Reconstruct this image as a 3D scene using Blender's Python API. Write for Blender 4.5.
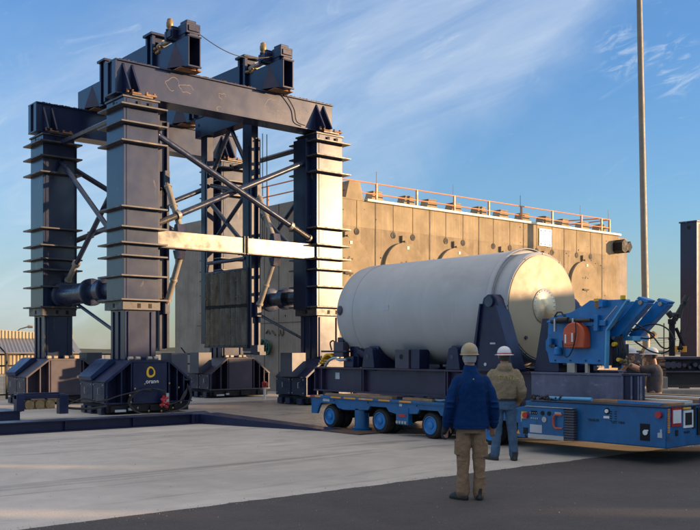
import bpy, bmesh, math, random
from mathutils import Vector, Matrix, noise
from mathutils.bvhtree import BVHTree
random.seed(7)
scene = bpy.context.scene
for o in list(bpy.data.objects): bpy.data.objects.remove(o)
R = math.radians

# ------------------------------------------------------------------ camera, sky, sun, exposure
camd = bpy.data.cameras.new('camera'); cam = bpy.data.objects.new('camera', camd)
scene.collection.objects.link(cam); scene.camera = cam
cam.location = (0, 0, 1.65); cam.rotation_euler = (R(90), 0, R(50.2-90))
camd.sensor_width = 36; camd.lens = 921/700*36; camd.shift_y = 85/700
camd.clip_start = .1; camd.clip_end = 6000

SUN_EL = 7.0; SX, SY = .72, -.694
world = bpy.data.worlds.new('World'); scene.world = world; world.use_nodes = True
nt = world.node_tree; N = nt.nodes; L = nt.links
for n in list(N): N.remove(n)
out = N.new('ShaderNodeOutputWorld'); bg = N.new('ShaderNodeBackground')
sky = N.new('ShaderNodeTexSky'); sky.sky_type = 'NISHITA'; sky.sun_disc = False
sky.sun_elevation = R(SUN_EL); sky.sun_rotation = math.atan2(SX, SY)
sky.air_density = 1.0; sky.dust_density = .3; sky.ozone_density = 3.5
tc = N.new('ShaderNodeTexCoord')
def mth(op, a=None, b=None, c=None, clamp=False):
    n = N.new('ShaderNodeMath'); n.operation = op; n.use_clamp = clamp
    for i, v in enumerate((a, b, c)):
        if v is None: continue
        if isinstance(v, (int, float)): n.inputs[i].default_value = v
        else: L.new(v, n.inputs[i])
    return n.outputs[0]
sep = N.new('ShaderNodeSeparateXYZ'); L.new(tc.outputs['Generated'], sep.inputs[0])
zz = mth('MAXIMUM', sep.outputs['Z'], .02)
zp = mth('ADD', zz, .12)
cx = mth('DIVIDE', sep.outputs['X'], zp); cy = mth('DIVIDE', sep.outputs['Y'], zp)
cmb = N.new('ShaderNodeCombineXYZ'); L.new(cx, cmb.inputs[0]); L.new(cy, cmb.inputs[1])
def cloudnoise(rot, scl, sc, det, dist, lo, hi):
    mp = N.new('ShaderNodeMapping'); mp.inputs['Rotation'].default_value = (0, 0, rot); mp.inputs['Scale'].default_value = scl
    L.new(cmb.outputs[0], mp.inputs['Vector'])
    nz = N.new('ShaderNodeTexNoise'); nz.inputs['Scale'].default_value = sc; nz.inputs['Detail'].default_value = det
    nz.inputs['Distortion'].default_value = dist; L.new(mp.outputs[0], nz.inputs['Vector'])
    mr = N.new('ShaderNodeMapRange'); mr.inputs[1].default_value = lo; mr.inputs[2].default_value = hi; mr.interpolation_type = 'SMOOTHSTEP'
    L.new(nz.outputs[0], mr.inputs[0]); return mr.outputs[0]
def vdot(v):
    n = N.new('ShaderNodeVectorMath'); n.operation = 'DOT_PRODUCT'; L.new(tc.outputs['Generated'], n.inputs[0]); n.inputs[1].default_value = v; return n.outputs['Value']
def sstep(v, a, b_, c=0., d_=1.):
    m = N.new('ShaderNodeMapRange'); m.interpolation_type = 'SMOOTHSTEP'; L.new(v, m.inputs[0])
    for i, x in enumerate((a, b_, c, d_)): m.inputs[i+1].default_value = x
    return m.outputs[0]
acr = vdot((-0.481, 0.2118, 0.8507)); alo = vdot((0.4588, -0.7661, 0.4501))   # across / along the cirrus sheet
def streak(sa, sb, sc, det, dist, lo, hi, off=0):
    c = N.new('ShaderNodeCombineXYZ'); L.new(mth('MULTIPLY_ADD', alo, sa, off), c.inputs[0]); L.new(mth('MULTIPLY', acr, sb), c.inputs[1]); L.new(mth('MULTIPLY', sep.outputs['Z'], sb*.5), c.inputs[2])
    z = N.new('ShaderNodeTexNoise'); z.inputs['Scale'].default_value = sc; z.inputs['Detail'].default_value = det; z.inputs['Distortion'].default_value = dist; z.inputs['Roughness'].default_value = .6
    L.new(c.outputs[0], z.inputs['Vector']); return sstep(z.outputs[0], lo, hi)
edge = mth('ADD', acr, mth('MULTIPLY', mth('SUBTRACT', streak(1, 2, 3.0, 6, .5, .2, .8, 3.), .5), .10))
sheet = mth('MULTIPLY', sstep(edge, -.035, .07), sstep(edge, .10, .36, 1., .12))
fine = mth('MULTIPLY_ADD', streak(1.0, 5.5, 3.2, 9, .9, .25, .85, 7.), .75, .35)
veil = streak(.9, 3.0, 1.6, 6, .8, .42, .9, 1.)
wisps = mth('MULTIPLY', streak(3.2, 7.0, 3.0, 10, 1.2, .60, .80, 21.), sstep(acr, -.30, -.02))
c1 = mth('MULTIPLY', mth('MULTIPLY', sheet, fine), .62)
c2 = mth('ADD', mth('ADD', c1, mth('MULTIPLY', veil, .10)), mth('MULTIPLY', wisps, .35), None, True)
hsv = N.new('ShaderNodeHueSaturation'); hsv.inputs['Saturation'].default_value = 1.06; hsv.inputs['Hue'].default_value = .508; L.new(sky.outputs[0], hsv.inputs['Color'])
hz = N.new('ShaderNodeMixRGB'); L.new(sstep(sep.outputs['Z'],   .0, .16, .55, .0), hz.inputs[0]); L.new(hsv.outputs[0], hz.inputs[1]); hz.inputs[2].default_value = (1.22, 1.30, 1.34, 1)
tuft = mth('MULTIPLY', mth('MAXIMUM', sstep(vdot((0.7941, 0.5306, 0.2964)), .9995, .99995), sstep(vdot((0.8236, 0.4935, 0.2795)), .9993, .99993)), streak(5, 16, 4.0, 10, 1.6, .45, .72, 4.))
c2 = mth('ADD', c2, mth('MULTIPLY', tuft, .55), None, True)
low = N.new('ShaderNodeVectorMath'); low.operation = 'SCALE'; L.new(hz.outputs[0], low.inputs[0]); L.new(sstep(sep.outputs['Z'],   .06, .45, .76, .96), low.inputs['Scale'])
mix = N.new('ShaderNodeMixRGB'); L.new(c2, mix.inputs[0]); L.new(low.outputs[0], mix.inputs[1]); mix.inputs[2].default_value = (2.0, 2.3, 2.7, 1)
# unseen pale veil added overhead to brighten and neutralise light on the ground
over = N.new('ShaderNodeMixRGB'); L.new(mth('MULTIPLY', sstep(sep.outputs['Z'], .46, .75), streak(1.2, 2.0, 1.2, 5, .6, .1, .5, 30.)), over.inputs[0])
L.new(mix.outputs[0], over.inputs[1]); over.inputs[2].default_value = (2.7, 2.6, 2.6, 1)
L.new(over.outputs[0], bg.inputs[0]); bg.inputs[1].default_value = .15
L.new(bg.outputs[0], out.inputs[0])

sd = bpy.data.lights.new('sun', 'SUN'); so = bpy.data.objects.new('sun', sd); scene.collection.objects.link(so)
sd.energy = 4.2; sd.angle = R(.55); sd.color = (1.0, .64, .34)
sdir = Vector((SX, SY, math.tan(R(SUN_EL)))).normalized()
so.rotation_euler = sdir.to_track_quat('Z', 'Y').to_euler(); so.location = (20, -20, 20)

vs = scene.view_settings; vs.view_transform = 'Standard'; vs.look = 'None'; vs.gamma = 1; vs.exposure = 1.20
try: vs.use_curve_mapping = False
except Exception: pass
scene.render.resolution_x = 1024; scene.render.resolution_y = 775

# ------------------------------------------------------------------ materials
def mat(name, col, rough=.5, metal=0, var=.15, vscale=3, bump=0, bscale=20, wear=None, wlo=.6, whi=.7, wscale=2, wstretch=(1, 1, 1),
        streak=0, coat=0, spec=.5, emit=None, rvar=.1):
    m = bpy.data.materials.new(name); m.use_nodes = True
    t = m.node_tree; n = t.nodes; l = t.links; p = n['Principled BSDF']
    p.inputs['Roughness'].default_value = rough; p.inputs['Metallic'].default_value = metal
    p.inputs['Specular IOR Level'].default_value = spec
    if coat: p.inputs['Coat Weight'].default_value = coat; p.inputs['Coat Roughness'].default_value = .25
    co = n.new('ShaderNodeTexCoord'); src = co.outputs['Object']
    nz = n.new('ShaderNodeTexNoise'); nz.inputs['Scale'].default_value = vscale; nz.inputs['Detail'].default_value = 8; nz.inputs['Roughness'].default_value = .65
    l.new(src, nz.inputs['Vector'])
    mr = n.new('ShaderNodeMapRange'); mr.inputs[1].default_value = .3; mr.inputs[2].default_value = .7
    mr.inputs[3].default_value = 1-var; mr.inputs[4].default_value = 1+var; l.new(nz.outputs[0], mr.inputs[0])
    mu = n.new('ShaderNodeVectorMath'); mu.operation = 'SCALE'; mu.inputs[0].default_value = col; l.new(mr.outputs[0], mu.inputs['Scale'])
    cur = mu.outputs[0]
    def noisemap(stretch, sc, lo, hi, det=6, dist=.5):
        mp = n.new('ShaderNodeMapping'); mp.inputs['Scale'].default_value = stretch; l.new(src, mp.inputs[0])
        a = n.new('ShaderNodeTexNoise'); a.inputs['Scale'].default_value = sc; a.inputs['Detail'].default_value = det; a.inputs['Distortion'].default_value = dist
        l.new(mp.outputs[0], a.inputs['Vector'])
        r = n.new('ShaderNodeMapRange'); r.inputs[1].default_value = lo; r.inputs[2].default_value = hi; l.new(a.outputs[0], r.inputs[0]); return r.outputs[0]
    def mixc(f, c, amt=1):
        nonlocal cur
        x = n.new('ShaderNodeMixRGB'); 
        if amt != 1:
            q = n.new('ShaderNodeMath'); q.operation = 'MULTIPLY'; q.inputs[1].default_value = amt; l.new(f, q.inputs[0]); f = q.outputs[0]
        l.new(f, x.inputs[0]); l.new(cur, x.inputs[1]); x.inputs[2].default_value = (*c, 1); cur = x.outputs[0]
    if streak: mixc(noisemap((4, 4, .25), 2.2, .5, .8), tuple(min(1, c*1.8+.03) for c in col), streak)
    if wear: mixc(noisemap(wstretch, wscale, wlo, whi), wear, .8)
    l.new(cur, p.inputs['Base Color'])
    rr = n.new('ShaderNodeMapRange'); rr.inputs[3].default_value = max(.03, rough-rvar); rr.inputs[4].default_value = min(1, rough+rvar)
    n2 = n.new('ShaderNodeTexNoise'); n2.inputs['Scale'].default_value = vscale*2.3; n2.inputs['Detail'].default_value = 6; l.new(src, n2.inputs['Vector'])
    rr.inputs[1].default_value = .3; rr.inputs[2].default_value = .7; l.new(n2.outputs[0], rr.inputs[0]); l.new(rr.outputs[0], p.inputs['Roughness'])
    if bump:
        b = n.new('ShaderNodeBump'); b.inputs['Strength'].default_value = bump; b.inputs['Distance'].default_value = .02
        n3 = n.new('ShaderNodeTexNoise'); n3.inputs['Scale'].default_value = bscale; n3.inputs['Detail'].default_value = 8; l.new(src, n3.inputs['Vector'])
        l.new(n3.outputs[0], b.inputs['Height']); l.new(b.outputs[0], p.inputs['Normal'])
    if emit: p.inputs['Emission Color'].default_value = (*emit[0], 1); p.inputs['Emission Strength'].default_value = emit[1]
    return m
M = {}
M['navy'] = mat('navy_steel', (.010, .016, .048), .30, var=.22, vscale=1.3, bump=.03, bscale=6, streak=.03, wear=(.09, .08, .08), wlo=.70, whi=.80, wscale=1.6, spec=.4, rvar=.03)
M['navycol'] = mat('navy_column_steel', (.014, .022, .060), .235, var=.25, vscale=1.1, bump=.035, bscale=4, streak=.05, wear=(.15, .12, .09), wlo=.66, whi=.72, wscale=2.8, wstretch=(1, 1, .45), rvar=.02, spec=.5)
M['navybeam'] = mat('weathered_beam_steel', (.020, .028, .066), .25, var=.2, vscale=1.2, bump=.03, bscale=5, streak=.04, wear=(.08, .075, .085), wlo=.70, whi=.78, wscale=2.4, spec=.45, rvar=.02)
M['collar'] = mat('collar_steel', (.05, .05, .06), .4, var=.3, wear=(.18, .13, .08), wlo=.55, whi=.7, wscale=3)
M['base'] = mat('dark_navy_steel', (.009, .014, .048), .36, var=.3, vscale=2, bump=.04, streak=.08, wear=(.07, .065, .06), wlo=.66, whi=.8, spec=.4)
M['basel'] = mat('navy_hood_steel', (.012, .030, .09), .36, var=.3, vscale=2, spec=.45)
M['grime'] = mat('grey_primer_steel', (.055, .056, .078), .42, var=.2, vscale=2, streak=.15, rvar=.04)
M['black'] = mat('black_steel', (.010, .010, .012), .65, var=.3, spec=.3)
M['rust'] = mat('rusty_bearing_plate', (.24, .125, .06), .8, var=.5, vscale=8)
M['pale'] = mat('pale_zinc_tube', (.36, .32, .26), .38, metal=.25, var=.25, vscale=4)
M['midbeam'] = mat('scuffed_tie_beam_steel', (.22, .19, .15), .28, metal=.35, var=.3, vscale=2, wear=(.36, .31, .24), wlo=.5, whi=.66, wscale=3, spec=.8)
M['strut'] = mat('dark_strut_steel', (.018, .028, .062), .28, var=.25, wear=(.08, .07, .06), wlo=.6, whi=.75, spec=.6)
M['brass'] = mat('brass_motor', (.26, .18, .085), .45, metal=.3, var=.4, vscale=10)
M['panel'] = mat('tarnished_slat_steel', (.125, .12, .095), .34, var=.5, vscale=3, wear=(.035, .022, .014), wlo=.52, whi=.66, wstretch=(1, 1, .4), streak=.7, spec=.6)
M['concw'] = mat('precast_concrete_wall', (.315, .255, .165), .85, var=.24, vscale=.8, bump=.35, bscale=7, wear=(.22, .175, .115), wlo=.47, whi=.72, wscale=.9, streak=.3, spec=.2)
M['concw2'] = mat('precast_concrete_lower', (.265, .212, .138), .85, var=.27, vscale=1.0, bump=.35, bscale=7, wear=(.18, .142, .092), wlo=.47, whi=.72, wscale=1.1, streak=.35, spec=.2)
M['concs'] = mat('shaded_side_concrete', (.29, .25, .205), .85, var=.18, vscale=.9, bump=.25, bscale=7, wear=(.21, .18, .15), wlo=.5, whi=.75, wscale=1.3, streak=.3, spec=.2)
M['joint'] = mat('joint_sealant', (.11, .09, .065), .9, var=.4)
M['concd'] = mat('round_cover_concrete', (.285, .228, .148), .85, var=.22, vscale=1.5, bump=.2, bscale=9, spec=.2)
M['cap'] = mat('painted_cap_strip', (.62, .60, .52), .5)
M['orange'] = mat('orange_rail_paint', (.62, .25, .10), .5)
M['galv'] = mat('galvanised_pole', (.22, .20, .16), .6, metal=.2, var=.15)
M['white'] = mat('white_board', (.78, .77, .74), .4)
M['cask'] = mat('pale_grey_shell', (.42, .42, .41), .44, var=.08, vscale=1.2, bump=.03, bscale=3, rvar=.08, spec=.4, streak=.08, wear=(.32, .315, .30), wlo=.60, whi=.82, wscale=1.6, wstretch=(1, .5, 1))
M['caske'] = mat('cream_end_plate', (.46, .37, .24), .52, var=.06, vscale=2, spec=.4)
M['caskr'] = mat('polished_ring_plate', (.66, .55, .38), .34, metal=.7, var=.06)
M['blue'] = mat('blue_trailer_paint', (.008, .105, .27), .34, var=.25, vscale=3, wear=(.025, .05, .08), wlo=.60, whi=.78, wscale=4, spec=.5, streak=.05)
M['blue2'] = mat('blue_unit_paint', (.010, .16, .42), .32, var=.18, vscale=3, wear=(.02, .07, .14), wlo=.62, whi=.8, wscale=4, spec=.5)
M['bluel'] = mat('light_blue_tube', (.10, .38, .62), .35)
M['tyre'] = mat('rubber_tyre', (.018, .017, .017), .8, var=.3, bump=.2)
M['amber'] = mat('amber_reflector', (.75, .30, .02), .35)
M['red'] = mat('red_lens', (.45, .012, .018), .25, coat=.5)
M['orangebox'] = mat('orange_box_paint', (.55, .085, .02), .4, var=.15)
M['yellow'] = mat('yellow_paint', (.80, .46, .015), .4)
M['lilac'] = mat('worn_sky_tinted_beam', (.105, .105, .165), .40, var=.3, vscale=2.5, wear=(.22, .215, .26), wlo=.58, whi=.7, wscale=5, wstretch=(1, 1, 2), streak=.25)  # worn steel; the lilac base has the sky reflection painted in
M['skid'] = mat('plum_navy_beam', (.030, .024, .052), .42, var=.3, vscale=2, wear=(.08, .065, .065), wlo=.66, whi=.8, spec=.4)
M['skid2'] = mat('worn_bracket_steel', (.055, .048, .070), .45, var=.25, vscale=4, spec=.4, rvar=.04)
M['rubber'] = mat('rubber_hose', (.012, .012, .013), .5)
M['wood'] = mat('timber_deck', (.34, .19, .09), .7, var=.3, vscale=5, wstretch=(1, 6, 1))
M['silver'] = mat('silver_trim', (.42, .43, .44), .35, metal=.6)
M['plywood'] = mat('brown_ground_board', (.11, .062, .042), .7, var=.3, vscale=3)
M['beige'] = mat('beige_ribbed_wall', (.52, .43, .28), .7, var=.08)
M['roofm'] = mat('grey_ribbed_roof', (.22, .21, .21), .5, var=.1)
M['fence'] = mat('black_fence_steel', (.02, .018, .018), .6)
M['green'] = mat('green_hose', (.02, .10, .075), .5, var=.3, vscale=14)
M['chalk'] = mat('chalk_weld_trace', (.26, .22, .18), .8, var=.5, vscale=9)
M['text'] = mat('stencil_dark', (.012, .014, .02), .6)
M['grey'] = mat('sticker_grey', (.45, .47, .50), .5)
M['rubblk'] = mat('dark_equipment', (.022, .020, .020), .5, var=.4, vscale=3)
M['hill'] = mat('far_scrub', (.07, .075, .045), .95, var=.3, vscale=.02)
M['skin'] = mat('skin', (.42, .22, .14), .5, var=.08, vscale=20)
M['bluejk'] = mat('blue_fleece', (.005, .032, .115), .95, var=.14, vscale=14, bump=.4, bscale=90, spec=.15)
M['khaki'] = mat('khaki_cotton', (.27, .165, .095), .9, var=.18, vscale=6, bump=.4, bscale=60, spec=.2)
M['hood'] = mat('olive_hoodie_fabric', (.27, .205, .125), .9, var=.18, vscale=8, bump=.4, bscale=60, spec=.2)
M['denim'] = mat('denim', (.065, .115, .18), .9, var=.25, vscale=6, bump=.3, bscale=80, spec=.2)
M['hattan'] = mat('tan_hard_hat', (.36, .26, .13), .35, coat=.3, var=.08)
M['hatwh'] = mat('white_hard_hat', (.66, .65, .62), .3, coat=.3, var=.04)
M['boot'] = mat('dark_boot_leather', (.020, .017, .015), .6, var=.3, vscale=10)
M['glove'] = mat('black_glove', (.018, .018, .02), .7, var=.5, vscale=25)
M['hair'] = mat('grey_hair', (.34, .33, .32), .8, var=.3, vscale=60)
M['hairb'] = mat('brown_hair', (.07, .045, .03), .8, var=.3, vscale=60)
M['tee'] = mat('grey_cotton_shirt', (.10, .088, .085), .9, var=.12, vscale=8, bump=.3, bscale=60, spec=.2)
M['teedark'] = mat('charcoal_shirt', (.03, .03, .035), .9, bump=.3, bscale=60, spec=.2)
M['pants'] = mat('sand_work_trousers', (.36, .28, .18), .9, bump=.3, bscale=60, spec=.2)
M['yellowtext'] = mat('faded_gold_print', (.50, .37, .12), .8)

_m = M['caskr']; _p = _m.node_tree.nodes['Principled BSDF']; _p.inputs['Anisotropic'].default_value = .85; _p.inputs['Metallic'].default_value = .9
_t = _m.node_tree.nodes.new('ShaderNodeTangent'); _t.direction_type = 'RADIAL'; _t.axis = 'Y'; _m.node_tree.links.new(_t.outputs[0], _p.inputs['Tangent'])
def groundmat(name, base, var, crack=False, tracks=0, rough=.85, aggregate=0):
    m = bpy.data.materials.new(name); m.use_nodes = True
    t = m.node_tree; n = t.nodes; l = t.links; p = n['Principled BSDF']; co = n.new('ShaderNodeTexCoord')
    def nz(sc, det, stretch=(1, 1, 1), rot=0, dist=0):
        mp = n.new('ShaderNodeMapping'); mp.inputs['Scale'].default_value = stretch; mp.inputs['Rotation'].default_value = (0, 0, rot)
        l.new(co.outputs['Object'], mp.inputs[0])
        a = n.new('ShaderNodeTexNoise'); a.inputs['Scale'].default_value = sc; a.inputs['Detail'].default_value = det; a.inputs['Distortion'].default_value = dist
        a.inputs['Roughness'].default_value = .6
        l.new(mp.outputs[0], a.inputs['Vector']); return a.outputs[0]
    def mr(v, a, b, c, d):
        r = n.new('ShaderNodeMapRange'); l.new(v, r.inputs[0])
        for i, x in enumerate((a, b, c, d)): r.inputs[i+1].default_value = x
        return r.outputs[0]
    def mul(a, b):
        q = n.new('ShaderNodeMath'); q.operation = 'MULTIPLY'; l.new(a, q.inputs[0]); l.new(b, q.inputs[1]); return q.outputs[0]
    f = mul(mr(nz(.35, 6, (1, 1, 1), 0, .6), .3, .7, 1-var, 1+var), mr(nz(2.5, 8), .3, .7, 1-var*.6, 1+var*.6))
    f = mul(f, mr(nz(60, 3), .3, .7, 1-aggregate, 1+aggregate))
    if tracks:
        f = mul(f, mr(nz(.8, 7, (.18, 1.6, 1), R(-4), 1.2), .55, .75, 1, 1-tracks))
        f = mul(f, mr(nz(1.1, 5, (.4, 1.2, 1), R(20), 1.5), .66, .78, 1, 1-tracks*.8))
        f = mul(f, mr(nz(.6, 4, (.3, .8, 1), R(10), 1.0), .60, .70, 1, 1+tracks*.3))
    v = n.new('ShaderNodeVectorMath'); v.operation = 'SCALE'; v.inputs[0].default_value = base; l.new(f, v.inputs['Scale']); l.new(v.outputs[0], p.inputs['Base Color'])
    l.new(mr(nz(.9, 5), .35, .65, rough-.12, rough+.1), p.inputs['Roughness'])
    b = n.new('ShaderNodeBump'); b.inputs['Strength'].default_value = .5; b.inputs['Distance'].default_value = .012
    l.new(nz(35 if aggregate else 9, 9), b.inputs['Height']); l.new(b.outputs[0], p.inputs['Normal'])
    return m
M['slab'] = groundmat('concrete_slab', (.47, .415, .35), .16, tracks=.65, rough=.72, aggregate=.05)
M['asphalt'] = groundmat('asphalt', (.060, .049, .043), .12, rough=.82, aggregate=.35)
M['dirt'] = groundmat('dry_gravel_ground', (.34, .27, .18), .2, rough=.95, aggregate=.2)
M['wet'] = groundmat('smooth_floor_plate', (.34, .28, .22), .2, tracks=.4, rough=.38)

# ------------------------------------------------------------------ mesh helpers
COL = scene.collection
ORG = {}
def rotbox(pts, a, pivot):
    return pts
SPLIT = {'rib', 'stiffener', 'cross_member', 'gusset', 'foot_block', 'clevis_pin', 'mast_bracing', 'post', 'lifting_lug', 'leg', 'roller', 'packer', 'coupling', 'end_rib', 'weld_mark', 'bolt', 'hole', 'pocket', 'strip_label', 'lifting_eye', 'rivet', 'hose_clip', 'rail', 'yoke', 'flange', 'reflector', 'pin', 'lamp', 'side_rail', 'label_plate', 'recess', 'foot', 'wall_hook', 'trim', 'vent_slot', 'switch', 'filler_cap', 'id_plate', 'data_plate', 'cap', 'accumulator', 'hoist_cable', 'bearing_pad', 'bracket', 'anchor_hole', 'concrete_chip', 'clamp', 'deck_frame'}
class MB:
    def __init__(s): s.b = bmesh.new()
    def box(s, x0, x1, y0, y1, z0, z1):
        v = [s.b.verts.new((x, y, z)) for z in (z0, z1) for x, y in ((x0, y0), (x1, y0), (x1, y1), (x0, y1))]
        for f in ((3, 2, 1, 0), (4, 5, 6, 7), (0, 1, 5, 4), (1, 2, 6, 5), (2, 3, 7, 6), (3, 0, 4, 7)): s.b.faces.new([v[i] for i in f])
        return s
    def prism(s, pts, axis, a, b):
        # axis 'x': pts are (y,z); 'y': (x,z); 'z': (x,y)
        def P(p, t): return {'x': (t, p[0], p[1]), 'y': (p[0], t, p[1]), 'z': (p[0], p[1], t)}[axis]
        A = [s.b.verts.new(P(p, a)) for p in pts]; B = [s.b.verts.new(P(p, b)) for p in pts]
        s.b.faces.new(A[::-1]); s.b.faces.new(B)
        for i in range(len(pts)):
            j = (i+1) % len(pts); s.b.faces.new((A[i], A[j], B[j], B[i]))
        return s
    def hull(s, verts, faces):
        V = [s.b.verts.new(v) for v in verts]
        for f in faces: s.b.faces.new([V[i] for i in f])
        return s
    def ring(s, c, ax, r, seg, up=None):
        ax = Vector(ax).normalized(); u = ax.orthogonal().normalized() if up is None else Vector(up)
        w = ax.cross(u)
        return [s.b.verts.new(Vector(c)+u*r*math.cos(2*math.pi*i/seg)+w*r*math.sin(2*math.pi*i/seg)) for i in range(seg)]
    def lathe(s, prof, o, ax, seg=24, capa=True, capb=True):
        # prof: list of (distance along axis, radius)
        o = Vector(o); ax = Vector(ax).normalized(); u = ax.orthogonal().normalized()
        rs = [s.ring(o+ax*d, ax, max(r, .0005), seg, u) for d, r in prof]
        for a, b in zip(rs, rs[1:]):
            for i in range(seg): s.b.faces.new((a[i], a[(i+1) % seg], b[(i+1) % seg], b[i]))
        if capa: s.b.faces.new(rs[0][::-1])
        if capb: s.b.faces.new(rs[-1])
        return s
    def tube(s, p0, p1, r, r2=None, seg=14):
        p0 = Vector(p0); p1 = Vector(p1); return s.lathe([(0, r), ((p1-p0).length, r2 or r)], p0, p1-p0, seg)
    def path(s, pts, r, seg=8, closed=False):
        pts = [Vector(p) for p in pts]; n = len(pts); prev = None; rings = []
        for i, p in enumerate(pts):
            t = (pts[min(i+1, n-1)]-pts[max(i-1, 0)]).normalized()
            if prev is None: u = t.orthogonal().normalized()
            else: u = (prev-t*prev.dot(t)).normalized()
            prev = u; rr = r[i] if isinstance(r, (list, tuple)) else r
            rings.append(s.ring(p, t, rr, seg, u))
        for a, b in zip(rings, rings[1:]):
            for i in range(seg): s.b.faces.new((a[i], a[(i+1) % seg], b[(i+1) % seg], b[i]))
        s.b.faces.new(rings[0][::-1]); s.b.faces.new(rings[-1]); return s
    def loft(s, rings, cap=True, seg=20, power=2.3):
        # rings: (cx, cy, z, rx, ry [,tilt vector axis]) superellipse stacked
        rs = []
        for q in rings:
            cx_, cy_, z_, rx, ry = q[:5]; row = []
            for i in range(seg):
                a = 2*math.pi*i/seg; c, sn = math.cos(a), math.sin(a)
                x = rx*math.copysign(abs(c)**(2/power), c); y = ry*math.copysign(abs(sn)**(2/power), sn)
                row.append(s.b.verts.new((cx_+x, cy_+y, z_+(q[5]*y if len(q) > 5 else 0))))
            rs.append(row)
        for a, b in zip(rs, rs[1:]):
            for i in range(seg): s.b.faces.new((a[i], a[(i+1) % seg], b[(i+1) % seg], b[i]))
        if cap: s.b.faces.new(rs[0][::-1]); s.b.faces.new(rs[-1])
        return s
    def ball(s, c, rx, ry=None, rz=None, seg=16, rings=10):
        ry = ry or rx; rz = rz or rx; rows = []
        for j in range(1, rings):
            t = math.pi*j/rings
            rows.append([s.b.verts.new((c[0]+rx*math.sin(t)*math.cos(2*math.pi*i/seg), c[1]+ry*math.sin(t)*math.sin(2*math.pi*i/seg), c[2]-rz*math.cos(t))) for i in range(seg)])
        a = s.b.verts.new((c[0], c[1], c[2]-rz)); b = s.b.verts.new((c[0], c[1], c[2]+rz))
        for i in range(seg):
            s.b.faces.new((a, rows[0][(i+1) % seg], rows[0][i])); s.b.faces.new((b, rows[-1][i], rows[-1][(i+1) % seg]))
        for p, q in zip(rows, rows[1:]):
            for i in range(seg): s.b.faces.new((p[i], p[(i+1) % seg], q[(i+1) % seg], q[i]))
        return s
    def build(s, name, material, parent=None, bevel=0, local=False, angle=38):
        me = bpy.data.meshes.new(name)
        if name in SPLIT:
            seen = set(); comps = []
            for v in s.b.verts:
                if v in seen: continue
                st = [v]; seen.add(v); cc = []
                while st:
                    w = st.pop(); cc.append(w)
                    for e in w.link_edges:
                        x = e.other_vert(w)
                        if x not in seen: seen.add(x); st.append(x)
                comps.append(cc)
            if 1 < len(comps) <= 100:
                first = None
                for cc in comps:
                    nb = MB(); mp = {v: nb.b.verts.new(v.co) for v in cc}
                    for f in {f for v in cc for f in v.link_faces}: nb.b.faces.new([mp[v] for v in f.verts])
                    SPLIT.discard(name); o = nb.build(name, material, parent, bevel, local, angle); SPLIT.add(name); first = first or o
                s.b.free(); return first
        bmesh.ops.recalc_face_normals(s.b, faces=s.b.faces)
        o = bpy.data.objects.new(name, me); COL.objects.link(o)
        org = Vector((0, 0, 0))
        if parent is not None:
            o.parent = parent; org = ORG.get(parent.name, Vector((0, 0, 0)))
        ORG[o.name] = org
        if not local:
            for v in s.b.verts: v.co -= org
        s.b.to_mesh(me); s.b.free()
        for p in me.polygons: p.use_smooth = True
        me.set_sharp_from_angle(angle=R(angle))
        if isinstance(material, str): material = M[material]
        me.materials.append(material)
        if bevel:
            md = o.modifiers.new('bevel', 'BEVEL'); md.width = bevel; md.segments = 2; md.limit_method = 'ANGLE'; md.angle_limit = R(40)
            md.harden_normals = False
        return o
def thing(name, loc, label, cat, group=None, rz=0):
    o = bpy.data.objects.new(name, None); COL.objects.link(o); o.location = loc; o.rotation_euler = (0, 0, rz)
    o.empty_display_size = .3
    o['label'] = label; o['category'] = cat
    if group: o['group'] = group
    ORG[o.name] = Vector(loc); return o
def tag(o, label, cat, group=None):
    o['label'] = label; o['category'] = cat
    if group: o['group'] = group
    return o
def struct(o): o['kind'] = 'structure'; return o
def dup(o, parent=None, dz=None):
    c = o.copy(); COL.objects.link(c); ORG[c.name] = ORG[o.name]
    if parent is not None: c.parent = parent
    for ch in [k for k in bpy.data.objects if k.parent == o]: dup(ch, c)
    return c
def dup_to(o, loc, label=None):
    c = dup(o); c.location = loc
    if label: c['label'] = label
    return c
def textmesh(s, size, name, material, parent, mtx, extrude=.002, local=False):
    cu = bpy.data.curves.new('txt', 'FONT'); cu.body = s; cu.size = size; cu.extrude = extrude; cu.align_x = 'CENTER'; cu.align_y = 'CENTER'
    cu.offset = .0006*size/.1
    t = bpy.data.objects.new('txt', cu); COL.objects.link(t)
    dg = bpy.context.evaluated_depsgraph_get(); me = bpy.data.meshes.new_from_object(t.evaluated_get(dg))
    bpy.data.objects.remove(t); org = ORG.get(parent.name, Vector((0, 0, 0))) if (parent and not local) else Vector((0, 0, 0))
    for v in me.vertices: v.co = (mtx @ v.co) - org
    me.materials.clear(); me.materials.append(M[material]); me.name = name
    o = bpy.data.objects.new(name, me); COL.objects.link(o)
    if parent: o.parent = parent
    ORG[o.name] = ORG.get(parent.name, Vector()) if parent else Vector()
    return o
def face_mtx(origin, right, up):
    r = Vector(right).normalized(); u = Vector(up).normalized(); n = r.cross(u)
    return Matrix.Translation(Vector(origin)) @ Matrix((r, u, n)).transposed().to_4x4()

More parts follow.
